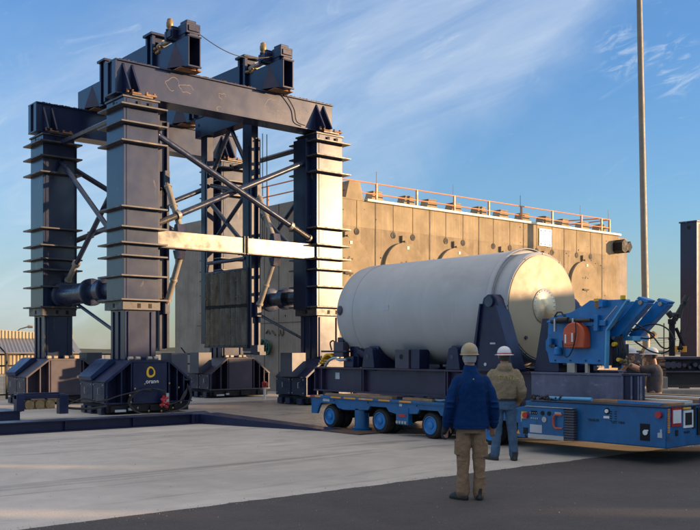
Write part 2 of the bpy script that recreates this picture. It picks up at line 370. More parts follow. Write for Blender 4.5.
# ------------------------------------------------------------------ ground
gm = MB(); gm.hull([(-3000, -3000, -.02), (3000, -3000, -.02), (3000, 3000, -.02), (-3000, 3000, -.02)], [(0, 1, 2, 3)])
struct(gm.build('ground', 'dirt'))
def wobble_sheet(x0, x1, y0, y1, z, edge, m, name, step=.05, amp=.04):
    b = MB(); top = []; n = int((x1-x0)/step)
    for i in range(n+1):
        x = x0+(x1-x0)*i/n; w = amp*(noise.noise((x*2.1, 0, 0))+.6*noise.noise((x*7, 3, 0)))
        top.append((x, (y0 if edge == 'low' else y1)+w))
    pts = top+[(x1, y1), (x0, y1)] if edge == 'low' else [(x0, y0), (x1, y0)]+top[::-1]
    vs_ = [b.b.verts.new((p[0], p[1], z)) for p in pts]; b.b.faces.new(vs_)
    o = b.build(name, m); return struct(o)
def quad(name, m, x0, x1, y0, y1, z):
    b = MB(); b.hull([(x0, y0, z), (x1, y0, z), (x1, y1, z), (x0, y1, z)], [(0, 1, 2, 3)]); return struct(b.build(name, m))
quad('concrete_pavement', 'slab', -30, 60, 8.0, 30.5, 0)
wobble_sheet(-30, 60, -30, 8.42, .006, 'high', 'asphalt', 'road')
quad('floor_plate', 'wet', 11.9, 26, 14.0, 25.0, .005)
b = MB()      # loose grit along the edge of the asphalt and over the yard
for k in range(1700):
    if k < 1000: x = random.uniform(2, 22); y = 8.42+random.gauss(0, .10)
    else: x = random.uniform(1, 16); y = random.uniform(5, 17)
    r_ = random.uniform(.002, .007)*(1.6 if k % 9 == 0 else 1); b.hull([(x-r_, y-r_, .006), (x+r_, y-r_*.7, .006), (x+r_*.4, y+r_, .006), (x, y, .006+r_*1.1)], [(0, 1, 3), (1, 2, 3), (2, 0, 3), (2, 1, 0)])
o = b.build('gravel', 'concs'); o['kind'] = 'stuff'; o['label'] = 'loose grit scattered over the concrete and along the asphalt edge'; o['category'] = 'gravel'
# ------------------------------------------------------------------ gantry
CU = (11.27, 17.60); CV = (22.6, 28.03); H = .5
g = thing('gantry_crane', (14.4, 25.3, 0), 'four-column navy steel lifting gantry with two top girders and crossed struts', 'gantry')
COLZ = (8.0, 7.55, 7.06, 5.36, 4.84, 4.43, 4.10, 3.58, 2.96)
def column(cu, cv, s):
    b = MB(); b.box(cu-H, cu+H, cv-H, cv+H, 2.70, 8.22)
    b.box(cu-H+.08, cu-H+.16, cv-H-.012, cv-H, 2.75, 8.2)
    col = b.build('column', 'navycol', g, .012)
    # recessed guide strip on the inner side, foot and cap
    b = MB(); b.box(min(cu+s*H, cu+s*(H+.2)), max(cu+s*H, cu+s*(H+.2)), cv-.22, cv+.42, 2.9, 8.1); b.build('guide_strip', 'navy', col, .006)
    b = MB(); b.box(cu-.42, cu+.47, cv-.42, cv+.42, 1.34, 2.72)
    for sx in (-1, 1): b.box(cu+sx*.33-.02, cu+sx*.33+.02, cv-.455, cv-.42, 1.36, 2.66)
    b.box(cu-.455, cu-.42, cv-.1, cv-.04, 1.36, 2.66); b.box(cu-.455, cu-.42, cv+.22, cv+.28, 1.36, 2.66)
    b.build('column_foot', 'navycol', col, .01)
    b = MB(); b.box(cu-.54, cu+.54, cv-.54, cv+.54, 8.22, 8.27); b.box(cu-.3, cu+.3, cv-.60, cv+.50, 8.27, 8.33); b.build('cap_plate', 'collar', col, .006)
    b = MB(); b.box(cu-.54, cu+.54, cv-.54, cv+.54, 2.70, 2.94); b.build('sleeve_band', 'collar', col, .006)
    for z in COLZ:
        b = MB(); b.box(cu-.67, cu+.66, cv-.74, cv+.70, z-.022, z+.022); b.build('collar', 'collar', col, .004)
    # lifting pockets and bolts
    b = MB()
    for z in (8.12, 2.82):
        for x in (-.12, .2): b.box(cu+x, cu+x+.09, cv-.548, cv-.538, z-.07, z+.05)
        b.box(cu-.548, cu-.538, cv-.06, cv+.03, z-.06, z+.05)
    b.build('pocket', 'black', col)
    b = MB()
    for x in (-.42, -.28, .12, .34):
        b.tube((cu+x, cv-.58, 8.33), (cu+x, cv-.58, 8.42), .035, seg=8)
    b.box(cu-.3, cu-.05, cv-.62, cv-.45, 8.32, 8.36); b.box(cu+.1, cu+.4, cv-.62, cv-.42, 8.32, 8.37)
    b.build('bearing_pad', 'rust', col)
    b = MB()
    for x in (-.42, -.22, .12, .30): b.tube((cu+x, cv-.62, 1.43), (cu+x+.12, cv-.62, 1.43), .055, seg=10)
    b.build('clevis_pin', 'pale', col)
    return col
for i, cu in enumerate(CU):
    for j, cv in enumerate(CV): column(cu, cv, 1 if i == 0 else -1)

def leg_base(cu, cv, s, fm):
    cu = cu+.1
    f0, f1 = cv-.80, cv+.75
    hexo = [(-1.22, .27), (-1.22, .84), (-.52, 1.35), (.56, 1.35), (1.22, .84), (1.22, .27)]
    P = lambda q, dx=0: [(cu+x, z) for x, z in q]
    b = MB(); b.prism(P(hexo), 'y', f0+.30, f1-.30)
    root = b.build('leg_base', fm, g, .01)
    b = MB(); b.box(cu-.47, cu+.50, f0+.01, f1-.01, .30, 1.33); b.build('front_panel', 'base' if fm == 'base' else fm, root, .006)
    def ztop(x): return 1.35 if -.52 <= x <= .56 else (.84+(x+1.22)/.70*.51 if x < 0 else .84+(1.22-x)/.66*.51)
    b = MB()
    for x in (-.52, -.80, .56, .80, 1.0):
        b.box(cu+x-.018, cu+x+.018, f0, f1, .28, ztop(x)-.01)
    b.box(cu-1.22, cu-1.18, f0, f1, .28, .83); b.box(cu+1.18, cu+1.22, f0, f1, .28, .83)
    b.build('rib', fm, root)
    # rim flange
    b = MB()
    o = [(-1.25, .84), (-.54, 1.37), (.58, 1.37), (1.25, .84)]; i_ = [(1.20, .81), (.56, 1.33), (-.52, 1.33), (-1.20, .81)]
    for v in (f0-.01, f1-.05): b.prism(P(o+i_), 'y', v, v+.06)
    b.box(cu-1.24, cu+1.24, f0-.02, f0+.02, .27, .31)
    b.prism(P([(-1.25, .85), (-.54, 1.38), (-.54, 1.365), (-1.25, .835)]), 'y', f0, f1)
    b.prism(P([(1.25, .85), (.58, 1.38), (.58, 1.365), (1.25, .835)]), 'y', f0, f1)
    b.box(cu-.54, cu+.58, f0, f1, 1.365, 1.385)
    b.build('rim', 'skid2' if cv > 25 else fm, root)
    b = MB(); b.box(cu-1.16, cu+1.16, f0+.03, f1-.03, .05, .27)
    for x in (-1.1, -.6, .0, .7):
        b.box(cu+x, cu+x+.32, f0-.03, f0+.05, .07, .22)
    b.build('chassis', 'black', root, .01)
    b = MB()
    for v in (cv-.5, cv+.1, cv+.5): b.box(cu-1.27, cu-1.16, v-.12, v+.12, .02, .2)
    b.build('foot_block', 'base', root, .01)
    # access doors with handles on the left end
    for v0, v1, hv in ((f0+.05, cv-.08, cv-.5), (cv-.04, f1-.05, cv+.3)):
        b = MB(); b.box(cu-1.245, cu-1.22, v0, v1, .30, .82); d = b.build('door', fm, root, .008)
        b = MB(); b.path([(cu-1.25, hv, .52), (cu-1.31, hv, .52), (cu-1.31, hv, .68), (cu-1.25, hv, .68)], .012, 6); b.build('handle', 'silver', d)
        b = MB()
        for z in (.36, .76):
            for v in (v0+.06, v1-.06): b.tube((cu-1.27, v, z), (cu-1.24, v, z), .018, seg=6)
        b.build('bolt', 'silver', d)
    # hood on the outer side, tall box on the inner one
    hs = -1
    b = MB()
    hp = [(-1.27, .86), (-1.30, .97), (-.80, 1.40), (-.66, 1.42), (-.60, 1.34)]
    if s > 0: b.prism(P(hp), 'y', cv-.05, f1-.02); b.build('hood', 'basel', root, .01)
    else:
        hp = [(-x, z) for x, z in hp]; b.prism(P(hp)[::-1], 'y', cv-.05, f1-.02); b.build('hood', 'basel', root, .01)
    x0, x1 = (.88, 1.38) if s > 0 else (-1.42, -.90)
    b = MB(); b.box(cu+x0, cu+x1, cv-.35, cv+.25, .845, 1.57); b.build('tall_box', 'grime', root, .008)
    b = MB(); b.box(cu-.62, cu-.5, f0-.06, f0, .10, .16); b.box(cu-1.0, cu-.7, f0-.055, f0-.03, .07, .13); b.build('id_plate', 'grey', root)
    return root
bases = {}
for i, cu in enumerate(CU):
    for j, cv in enumerate(CV):
        bases[i, j] = leg_base(cu, cv, 1 if i == 0 else -1, {(0, 0): 'base', (0, 1): 'skid2', (1, 0): 'base', (1, 1): 'skid'}[i, j])
# emblem and word on the near base
bu, bv = CU[0]+.1, CV[0]-.80-.001+.01
er = MB(); n_ = 40; inner = []; outer = []
for k in range(n_):
    a = 2*math.pi*k/n_
    r1 = .138*(1+.10*math.cos(a-1.1)+.05*math.cos(3*a+.8)); r2 = .086*(1+.12*math.cos(a-1.2)+.06*math.cos(3*a+.4))
    outer.append((r1*math.cos(a)*.92, r1*math.sin(a)*1.05)); inner.append((r2*math.cos(a)*.85+.012, r2*math.sin(a)*1.12+.008))
eu, ez = bu+.02, 1.06
for k in range(n_):
    m_ = (k+1) % n_
    q = [(eu+p[0], bv-.006, ez+p[1]) for p in (outer[k], outer[m_], inner[m_], inner[k])]
    er.hull(q, [(0, 1, 2, 3)])
er.build('emblem', 'yellow', bases[0, 0])
textmesh('orano', .155, 'lettering', 'white', bases[0, 0], face_mtx((eu+.05, bv-.006, .83), (1, 0, 0), (0, 0, 1)))

# cross beams (along u)
for j, cv in enumerate(CV):
    b = MB(); x0, x1 = 10.62, 17.88; v0 = cv-.35; v1 = cv+.33
    b.box(x0+.06, x1-.02, v0+.06, v1-.06, 8.37, 9.20)
    beam = b.build('cross_beam', 'navybeam', g, .006)
    b = MB(); b.box(x0, x1, v0, v1, 8.335, 8.372); b.box(x0, x1, v0, v1, 9.198, 9.235)
    b.box(x0, x0+.05, v0+.02, v0+.22, 8.37, 9.2); b.box(x0, x0+.05, v1-.22, v1-.02, 8.37, 9.2); b.build('flange', 'navybeam', beam, .004)
    b = MB()
    for x in (10.86, 11.12, 17.25, 17.52):
        y = v0+.06
        b.hull([(x-.03, y, 9.16), (x+.03, y, 9.16), (x-.03, y, 8.38), (x+.03, y, 8.38), (x-.02, y-.44, 8.38), (x+.02, y-.44, 8.38)],
               [(0, 1, 3, 2), (0, 2, 4), (1, 5, 3), (0, 4, 5, 1), (2, 3, 5, 4)])
    b.build('stiffener', 'base', beam)
    b = MB()   # moss, grit and droppings along the top edge
    for k in range(150):
        x = random.uniform(x0+.1, x1-.1); w = random.uniform(.01, .05); b.box(x, x+w, v0-.005, v0+random.uniform(.02, .06), 9.234, 9.236+random.uniform(.004, .016))
    b.build('debris', 'plywood', beam)['kind'] = 'stuff'
    if j == 0:
        # chalky weld repair outlines on the web
        b = MB()
        for cxx, czz, rw, rh, dz in ((12.35, 8.86, .22, .16, 0), (12.75, 8.82, .2, .12, 1), (13.9, 8.82, .12, .09, 2), (13.8, 8.45, .1, .06, 3), (15.6, 8.86, .22, .15, 4), (15.95, 8.66, .17, .1, 5), (16.75, 8.86, .16, .1, 6)):
            pts = []
            for k in range(61):
                a = 2*math.pi*k/60; rr = 1+.45*noise.noise((math.cos(a)*1.5+dz*7, math.sin(a)*1.5, 0))
                pts.append((cxx+rw*rr*math.cos(a), v0+.0645, czz+rh*rr*math.sin(a)))
            b.path(pts[:-random.randint(4, 22)], .0085, 6)
        b.build('weld_mark', 'chalk', beam)

# girders (along v)
GU = ((12.45, 12.83), (15.56, 15.93))
for gi, (a, c) in enumerate(GU):
    b = MB(); t = .035
    def hollow(v0, v1, z0, z1):
        b.box(a, a+t, v0, v1, z0, z1); b.box(c-t, c, v0, v1, z0, z1); b.box(a+t, c-t, v0, v1, z1-t, z1); b.box(a+t, c-t, v0, v1, z0, z0+t)
    hollow(21.7, 23.62, 9.27, 10.08)
    hollow(23.62, 26.9, 9.27, 10.42)
    hollow(26.9, 28.85, 9.27, 10.08)
    b.box(a-.02, c+.02, 21.68, 21.74, 9.25, 9.29); b.box(a-.02, c+.02, 21.68, 21.74, 10.06, 10.10)
    b.box(a+t, c-t, 22.2, 22.24, 9.3, 10.04)
    gd = b.build('girder', 'navy', g, .006)
    b = MB()
    for v in (23.55, 26.6):
        b.box(a-.10, a, v, v+.10, 9.3, 10.55); b.box(a-.10, a, v+.30, v+.40, 9.3, 10.55); b.box(a-.02, c+.02, v+.1, v+.3, 10.42, 10.55)
        b.box(a-.16, c+.08, v-.06, v+.46, 10.55, 10.62)
    b.build('stiffener', 'navy', gd, .004)
    b = MB()
    for v in (22.4, 27.75):
        for sx, e in ((-1, a), (1, c)):
            b.hull([(e, v, 10.06), (e, v-.52, 9.30), (e, v+.52, 9.30), (e+sx*.26, v, 9.30)], [(0, 1, 3), (0, 3, 2), (1, 2, 3), (0, 2, 1)])
    b.build('gusset', 'base', gd)
    b = MB()
    for v in (22.35, 27.75): b.box(a-.12, c+.16, v-.42, v+.42, 9.238, 9.268)
    for k in range(5): b.box(c+.02+k*.03, c+.06+k*.03, 21.9+k*.1, 21.96+k*.1, 9.24, 9.32)
    b.build('bearing_pad', 'rust', gd)
    # winch head: two gearboxes, brass motor, ram
    b = MB(); b.box(a+.04, c-.0, 21.95, 22.35, 10.08, 10.22); b.box(a+.02, c+.08, 21.85, 22.3, 10.20, 10.48); b.box(a+.06, c-.02, 21.9, 22.25, 10.48, 10.57); b.box(a+.08,c+.04,21.82,21.85,10.26,10.42); b.box(a+.1, c, 21.82, 22.3, 10.12, 10.20)
    gx = b.build('gearbox', 'base', g, .015)
    b = MB(); b.box(a-.12, a+.28, 22.36, 22.80, 10.16, 10.42); b.box(a-.15, a-.1, 22.4, 22.75, 10.2, 10.38); b.box(a-.1, a+.2, 22.4, 22.5, 10.42, 10.50); b.box(a-.16,a+.3,22.62,22.66,10.14,10.46); b.build('gearbox_cover', 'base', gx, .012)
    b = MB(); mu, mv = a+.02, 22.74
    b.lathe([(0, .06), (.05, .085), (.10, .085), (.11, .07), (.16, .10), (.28, .10), (.30, .085), (.36, .08), (.39, .04)], (mu, mv, 10.42), (0, 0, 1), 14)
    b.build('motor', 'brass', gx)
    b = MB(); b.tube((a+.1, 22.5, 10.30), (a+.1, 23.4, 10.22), .075); b.tube((a+.1, 23.2, 10.24), (a+.1, 23.5, 10.2), .11); b.lathe([(0,.10),(.05,.12),(.1,.1)],(a+.1,22.55,10.295),(0,1,-.08),12)
    b.build('ram', 'pale', gx)
    b = MB()
    for k in range(7): b.ball((a-.02+random.uniform(-.06, .08), 23.25+k*.05, 10.02+random.uniform(0, .18)), .05, seg=8, rings=6)
    b.build('coupling', 'brass', gx)
    for k in range(6): pass
    # hanging trolley beam, masts and panel
    b = MB(); b.box(a-.02, c+.02, 23.42, 26.64, 8.62, 9.24); hb = b.build('hanger_beam', 'navy', g, .008)
    b = MB(); b.tube((a-.03, 26.4, 9.02), (a-.015, 26.4, 9.02), .05); b.tube((a-.03, 26.4, 8.82), (a-.015, 26.4, 8.82), .03); b.build('lifting_eye', 'black', hb)
    mu0, mu1 = a+.06, a+.30
    b = MB(); b.box(mu0, mu1, 23.42, 23.92, 1.62, 8.62); b.box(mu0-.02, mu0+.0, 23.55, 23.80, 1.7, 7.9); b.box(mu1-.06, mu1+.02, 23.32, 23.42, 1.7, 8.1); b.build('mast_post', 'navy', g, .008)
    b = MB(); b.box(mu0, mu1, 26.02, 26.40, 1.85, 8.62); b.box(mu0-.02, mu0, 26.12, 26.30, 1.9, 7.9); b.build('mast_post', 'navy', g, .008)
    b = MB()
    for p, q in (((24.85, 8.62), (25.95, 7.3)), ((24.75, 8.62), (24.0, 7.55)), ((25.95, 7.0), (24.0, 6.55)), ((25.95, 6.4), (24.1, 5.0)), ((24.0, 6.4), (25.9, 5.1))):
        b.tube((mu0+.12, p[0], p[1]), (mu0+.12, q[0], q[1]), .07, seg=10)
    b.build('mast_bracing', 'strut', g)
    if gi == 1:
        b = MB(); b.box(mu0-.04, mu0+.18, 23.6, 26.08, 4.10, 4.17); b.box(mu0-.04, mu0+.14, 26.05, 26.10, 1.8, 4.1); b.box(mu0-.04, mu0+.18, 23.56, 23.62, 1.8, 4.15)
        b.box(mu0-.06, mu0+.16, 23.58, 26.1, 1.72, 1.80)
        pn = b.build('shutter_panel', 'base', g, .006)
        n = 8; w = (26.04-23.63)/n
        for k in range(n):
            for z0, z1 in ((1.80, 2.96), (3.06, 4.09)):
                dx = random.uniform(-.015, .015); v0 = 23.63+k*w; tl = random.uniform(-.012, .012); e0 = random.uniform(0, .05)
                def sec(z, o_): return [(mu0+.05, v0+.01, z), (mu0-.02+dx, v0+.012, z), (mu0-.03+dx+o_, v0+.05, z), (mu0-.13+dx+o_, v0+w*.42, z), (mu0-.13+dx+o_, v0+w*.50, z), (mu0-.0+dx, v0+w-.07, z), (mu0+.03+dx, v0+w-.03, z), (mu0+.05, v0+w-.015, z)]
                b = MB(); b.hull(sec(z0-(e0 if z0 < 2 else 0), 0)+sec(z1, tl), [tuple(range(7, -1, -1)), tuple(range(8, 16))]+[(i, (i+1) % 8, 8+(i+1) % 8, 8+i) for i in range(8)])
                b.build('slat', 'panel', pn, .01)
        b = MB()
        for k in range(n):
            for z in (2.1, 2.6, 3.3, 3.8): b.tube((mu0-.125, 23.63+k*w+w*.56, z), (mu0-.09, 23.63+k*w+w*.56, z), .014, seg=6)
        b.build('rivet', 'pale', pn)
        b = MB(); b.box(mu0-.05, mu0+.0, 23.6, 26.06, 2.965, 3.055); b.build('scorched_band', 'black', pn)
        b = MB(); b.tube((mu0, 23.75, 4.46), (mu0, 25.95, 4.46), .06); b.tube((mu0, 23.8, 4.46), (mu0, 23.65, 4.15), .035); b.tube((mu0, 25.9, 4.46), (mu0, 26.0, 4.15), .035)
        b.build('hanger_bar', 'strut', pn)
        b = MB(); b.box(mu0-.03, mu0+.2, 23.05, 23.42, 1.55, 1.80); b.box(mu0-.02, mu0+.2, 22.95, 23.3, 1.5, 1.6); b.build('mast_foot', 'base', g)
    # knee braces from the tie beam to the near mast
    for (z0, z1) in ((6.45, 4.92), (2.85, 4.32)):
        p0 = (mu0+.15, 23.32, z0); p1 = (mu0+.15, 22.45, z1)
        b = MB(); b.tube(p0, p1, .055, seg=12); kb = b.build('knee_brace', 'pale', g)
        P0 = Vector(p0); P1 = Vector(p1); d = (P1-P0)
        b = MB(); b.tube(P0+d*.12, P0+d*.9, .085, seg=14); b.lathe([(0, .11), (.05, .11)], P0+d*.5, d, 14); b.lathe([(0, .11), (.05, .11)], P0+d*.12, d, 14); b.build('sleeve', 'pale', kb)
        b = MB(); b.box(mu0+.08, mu0+.22, 23.22, 23.42, z0-.18, z0+.25); b.build('bracket', 'base', kb)

# tie beam between the front columns (two bolted lengths), and brackets
for x0, x1 in ((11.77, 14.56), (14.60, 17.10)):
    b = MB(); b.box(x0, x1, 22.16, 22.42, 4.42, 4.86); tb = b.build('tie_beam', 'midbeam', g, .01)
    b = MB(); b.box(x0+.02, x0+.05, 22.12, 22.46, 4.38, 4.90) if x0 > 14 else b.box(x1-.05, x1-.02, 22.12, 22.46, 4.38, 4.90)
    b.box(x0, x1, 22.13, 22.45, 4.395, 4.42); b.build('flange', 'collar', tb)
for u in (12.6, 15.8):
    b = MB(); b.prism([(22.3, 4.86), (22.6, 4.86), (22.5, 5.1), (22.35, 5.1)], 'x', u-.12, u+.12); b.prism([(22.3, 4.39), (22.6, 4.39), (22.5, 4.15), (22.35, 4.15)], 'x', u-.12, u+.12); b.build('bracket', 'base', g)

# struts: name, from, to, sleeve at the end
def strut(p, q, r=.075, sleeve=True, m='strut'):
    P = Vector(p); Q = Vector(q); b = MB(); b.tube(P, Q, r, seg=16); o = b.build('strut', m, g)
    if sleeve:
        d = (Q-P).normalized(); ln = (Q-P).length
        b = MB(); b.tube(P+d*(ln-.85), Q, .085, seg=16); b.lathe([(0, .125), (.10, .125)], P+d*(ln-.9), d, 16); b.lathe([(0, .12), (.05, .12)], P+d*(ln-.12), d, 16)
        b.build('sleeve', 'pale', o)
    b = MB(); d = (Q-P).normalized(); b.ball(tuple(P), .10, seg=10, rings=6); b.build('pin', 'base', o)
    return o
for j, v in enumerate((22.30, 28.0)):
    off = -.08 if j == 0 else 0
    strut((11.85, v, 7.42), (17.05, v, 5.0), .085)
    strut((17.05, v+.25, 7.42), (11.85, v+.25, 5.02), .085)
for i, u in enumerate(CU):
    uu = u+(.05 if i == 0 else -.05)
    strut((uu, 27.55, 7.5), (uu, 23.1, 4.3), .075, i == 1)
    strut((uu+.2, 23.1, 7.1), (uu+.2, 27.5, 3.75), .075)
    b = MB(); b.tube((uu, 27.55, 8.02), (uu, 23.1, 8.05), .085, seg=6); b.build('strut', 'strut', g)
    b = MB(); b.tube((uu+.15, 27.4, 3.3), (uu+.15, 23.1, 1.85), .05); b.build('strut', 'strut', g)
    b = MB(); b.tube((u+.1, 27.55, 3.33), (u+.1, 23.08, 3.33), .22, seg=28); cy_ = b.build('cylinder', 'strut', g)
    b = MB(); b.tube((u+.1, 27.7, 3.33), (u+.1, 25.4, 3.33), .31, seg=32)
    for v in (27.45, 25.4): b.lathe([(0, .36), (.02, .40), (.16, .40), (.18, .36)], (u+.1, v-.1, 3.33), (0, 1, 0), 32)
    for v in (24.3, ): b.lathe([(0, .30), (.03, .36), (.34, .36), (.38, .30)], (u+.1, v, 3.33), (0, 1, 0), 32)
    b.build('cylinder_barrel', 'strut', cy_)

# hose loops on the near base
def loop(pts, r, name, m, parent, n=10, seg=8):
    P = [Vector(p) for p in pts]; out_ = []
    for i in range(len(P)-1):
        p0, p1, p2, p3 = P[max(i-1, 0)], P[i], P[i+1], P[min(i+2, len(P)-1)]
        for k in range(n):
            t = k/n; out_.append(.5*((2*p1)+(-p0+p2)*t+(2*p0-5*p1+4*p2-p3)*t*t+(-p0+3*p1-3*p2+p3)*t**3))
    out_.append(P[-1]); b = MB(); b.path(out_, r, seg); return b.build(name, m, parent)
fv = CV[0]-.80-.08
U0 = CU[0]+.1
for k in range(4):
    d = k*.022; rx = random.uniform(-.03, .03)
    loop([(U0+.0+d, fv, .66-d), (U0-.35-d+rx, fv-.03, .60), (U0-.62-d, fv-.05, .32), (U0-.45+rx, fv-.10, .06), (U0+.0, fv-.2-d, .03), (U0+.5+rx, fv-.18, .03), (U0+.95+d, fv-.08, .16), (U0+1.15+rx, fv-.04, .42), (U0+1.12-d, fv, .70)], .011, 'hydraulic_hose', 'rubber', bases[0, 0])
for k in range(4):
    loop([(U0-.05+k*.02, fv, .65), (U0+.12+k*.03, fv-.04, .63), (U0+.30+k*.03, fv-.05, .55), (U0+.36, fv-.05, .30+k*.03)], .011, 'hydraulic_hose', 'rubber', bases[0, 0])
    loop([(U0+1.1, fv+.05, .75-k*.03), (U0+.98-k*.03, fv-.05, .45), (U0+.75, fv-.07, .28), (U0+.35+k*.03, fv-.05, .18+k*.02)], .011, 'hydraulic_hose', 'rubber', bases[0, 0])
loop([(U0-.1, fv, .64), (U0-.9, fv-.05, .5), (U0-1.4, fv, .36), (U0-1.9, fv-.1, .45), (U0-2.3, fv, .3)], .018, 'hydraulic_hose', 'rubber', bases[0, 0])
loop([(U0-1.25, fv, .24), (U0-1.8, fv-.1, .20), (U0-2.4, fv, .25)], .03, 'hydraulic_hose', 'rubber', bases[0, 0])
b = MB()
for k in range(9): b.tube((U0+.26+random.uniform(-.05, .2), fv-.1, .22+random.uniform(-.08, .22)), (U0+.28+random.uniform(-.05, .2), fv-.06, .2+random.uniform(-.08, .25)), .035, seg=8)
b.build('valve_block', 'red', bases[0, 0])
b = MB(); b.box(U0+.38, U0+.46, fv-.1, fv-.02, .28, .52); b.box(U0+.3, U0+.36, fv-.08, fv-.02, .2, .3); b.build('valve_body', 'silver', bases[0, 0])
b = MB()
for k in range(12): a_ = math.pi*(.15+k*.15); b.tube((U0+.1+.78*math.cos(a_), fv-.12, .42-.38*math.sin(a_)), (U0+.12+.78*math.cos(a_), fv-.1, .45-.38*math.sin(a_)), .02, seg=6)
b.build('hose_clip', 'brass', bases[0, 0])

# power cable slung between the winch heads, cable down the beam
pts = []
for k in range(25):
    t = k/24; pts.append((12.95+(15.5-12.95)*t, 22.1, 10.36+(10.22-10.36)*t-.30*math.sin(math.pi*t)))
b = MB(); b.path(pts, .012, 6); tag(b.build('power_cable', 'rubber'), 'thin black cable slung between the two winch heads on top', 'cable')
loop([(15.95, 22.2, 9.26), (16.1, 22.22, 9.15), (16.35, 22.24, 8.85), (16.45, 22.24, 8.5), (16.75, 22.22, 8.42)], .016, 'cable', 'rubber', g)

b = MB()
for du in (0, .16): b.tube((16.2+du, 23.68, 4.9), (16.2+du, 23.68, 8.36), .013, seg=6)
b.build('hoist_cable', 'rubber', g)

# ------------------------------------------------------------------ track beams, tow bracket
b = MB(); b.box(-12, 10.42, 18.08, 18.36, .02, .21); b.box(-12, 10.42, 17.98, 18.46, .21, .235); b.box(-12, 10.42, 17.98, 18.46, 0, .02)
for k in range(14): b.box(-9+k*1.5, -8.98+k*1.5, 18.0, 18.44, .02, .21)
b.prism([(10.42, 18.0), (10.42, 18.5), (11.0, 18.9), (11.3, 18.9), (11.0, 18.2), (10.6, 18.0)], 'z', 0, .22)
tag(b.build('track_beam', 'base', None, .004), 'long low navy beam on the concrete in front of the gantry legs', 'track beam')
b = MB(); b.hull([(10.62, 18.0, 0), (11.2, 18.2, 0), (12.0, 14.6, 0), (11.6, 14.6, 0), (10.62, 18.0, .22), (11.2, 18.2, .22), (12.0, 14.6, .03), (11.6, 14.6, .03)],
                 [(0, 1, 2, 3), (4, 5, 6, 7), (0, 1, 5, 4), (1, 2, 6, 5), (2, 3, 7, 6), (3, 0, 4, 7)])
tag(b.build('ramp_plate', 'base'), 'dark sloping steel ramp between the near gantry leg and the trailer wheels', 'ramp')
b = MB(); b.box(-6, 7.9, 21.6, 22.6, 0, .20); b.box(-6, 7.92, 21.55, 22.65, .2, .225)
tag(b.build('track_beam', 'base'), 'low navy track end at the far left edge behind the long beam', 'track beam')
b = MB(); b.box(11.55, 12.2, 13.6, 15.05, .006, .03); tag(b.build('ground_board', 'plywood'), 'flat brown board lying under the rear trailer wheel', 'board')
t = thing('tow_bracket', (8.3, 21.5, 0), 'low navy bracket arm with brass rollers beside the left gantry leg', 'bracket')
b = MB(); b.box(7.75, 8.95, 21.42, 21.58, .50, .60); b.box(7.75, 7.93, 21.4, 21.6, .22, .62); b.box(8.78, 9.0, 21.4, 21.6, .12, .58); b.box(7.8, 8.8, 21.45, 21.55, .60, .64); b.build('arm', 'base', t, .008)
b = MB()
for u in (8.05, 8.3, 8.55): b.tube((u, 21.40, .36), (u, 21.6, .36), .11, seg=16)
b.build('roller', 'brass', t)
b = MB(); b.box(7.95, 8.7, 21.5, 21.56, .25, .47); b.build('roller_plate', 'wood', t)
loop([(8.95, 21.5, .5), (9.3, 21.4, .38), (9.8, 21.2, .42), (10.1, 21.6, .5)], .012, 'hose', 'rubber', t)

# ------------------------------------------------------------------ concrete storage building
BU0, BU1, BV, BZ = 21.24, 40.45, 27.24, 7.45
bd = thing('concrete_building', (30, 30, 0), 'long tan precast concrete storage block with round covers behind the cask', 'building')
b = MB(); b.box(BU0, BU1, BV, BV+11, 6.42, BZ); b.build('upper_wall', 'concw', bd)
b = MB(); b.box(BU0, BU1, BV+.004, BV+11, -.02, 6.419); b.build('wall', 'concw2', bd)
b = MB(); b.box(BU0-.006, BU0-.003, BV+.02, BV+10.9, 0, BZ-.02)
b.build('side_wall', 'concs', bd)
b = MB(); b.box(BU1, 42.1, BV+.6, BV+10, -.02, 7.5); b.build('end_wall', 'concs', bd)
b = MB()
for u in (24, 27, 30, 33, 36, 39.05): b.box(u-.03, u+.03, BV-.006, BV-.002, 0, BZ)
for v in (29.9, 30.9, 32.5, 34): b.box(BU0-.014, BU0-.008, v-.02, v+.02, 0, BZ)
b.box(BU0-.016, BU0-.01, BV+.1, BV+9, 2.72, 2.75)
for u in (23.03, 24.95, 26.03, 27.95, 29.0, 30.95, 32.06, 33.95, 35.08, 36.98, 38.1): b.box(u-.018, u+.018, BV-.006, BV-.002, 6.3, BZ)
b.build('panel_joint', 'joint', bd)
b = MB()
for u in (23.03, 24.95, 26.03, 27.95, 29.0, 30.95, 32.06, 33.95, 35.08, 36.98, 38.1):
    b.tube((u, BV-.012, 6.24), (u, BV+.01, 6.24), .13, seg=20)
for k in range(70):
    u = random.uniform(BU0+.3, BU1); z = random.uniform(3.2, 7.3); b.tube((u, BV-.009, z), (u, BV+.01, z), random.uniform(.012, .04), seg=8)
for k in range(15):
    v = random.uniform(27.6, 31.5); z = random.uniform(.5, 6.8); b.tube((BU0-.017, v, z), (BU0, v, z), random.uniform(.012, .04), seg=8)
b.build('anchor_hole', 'black', bd)
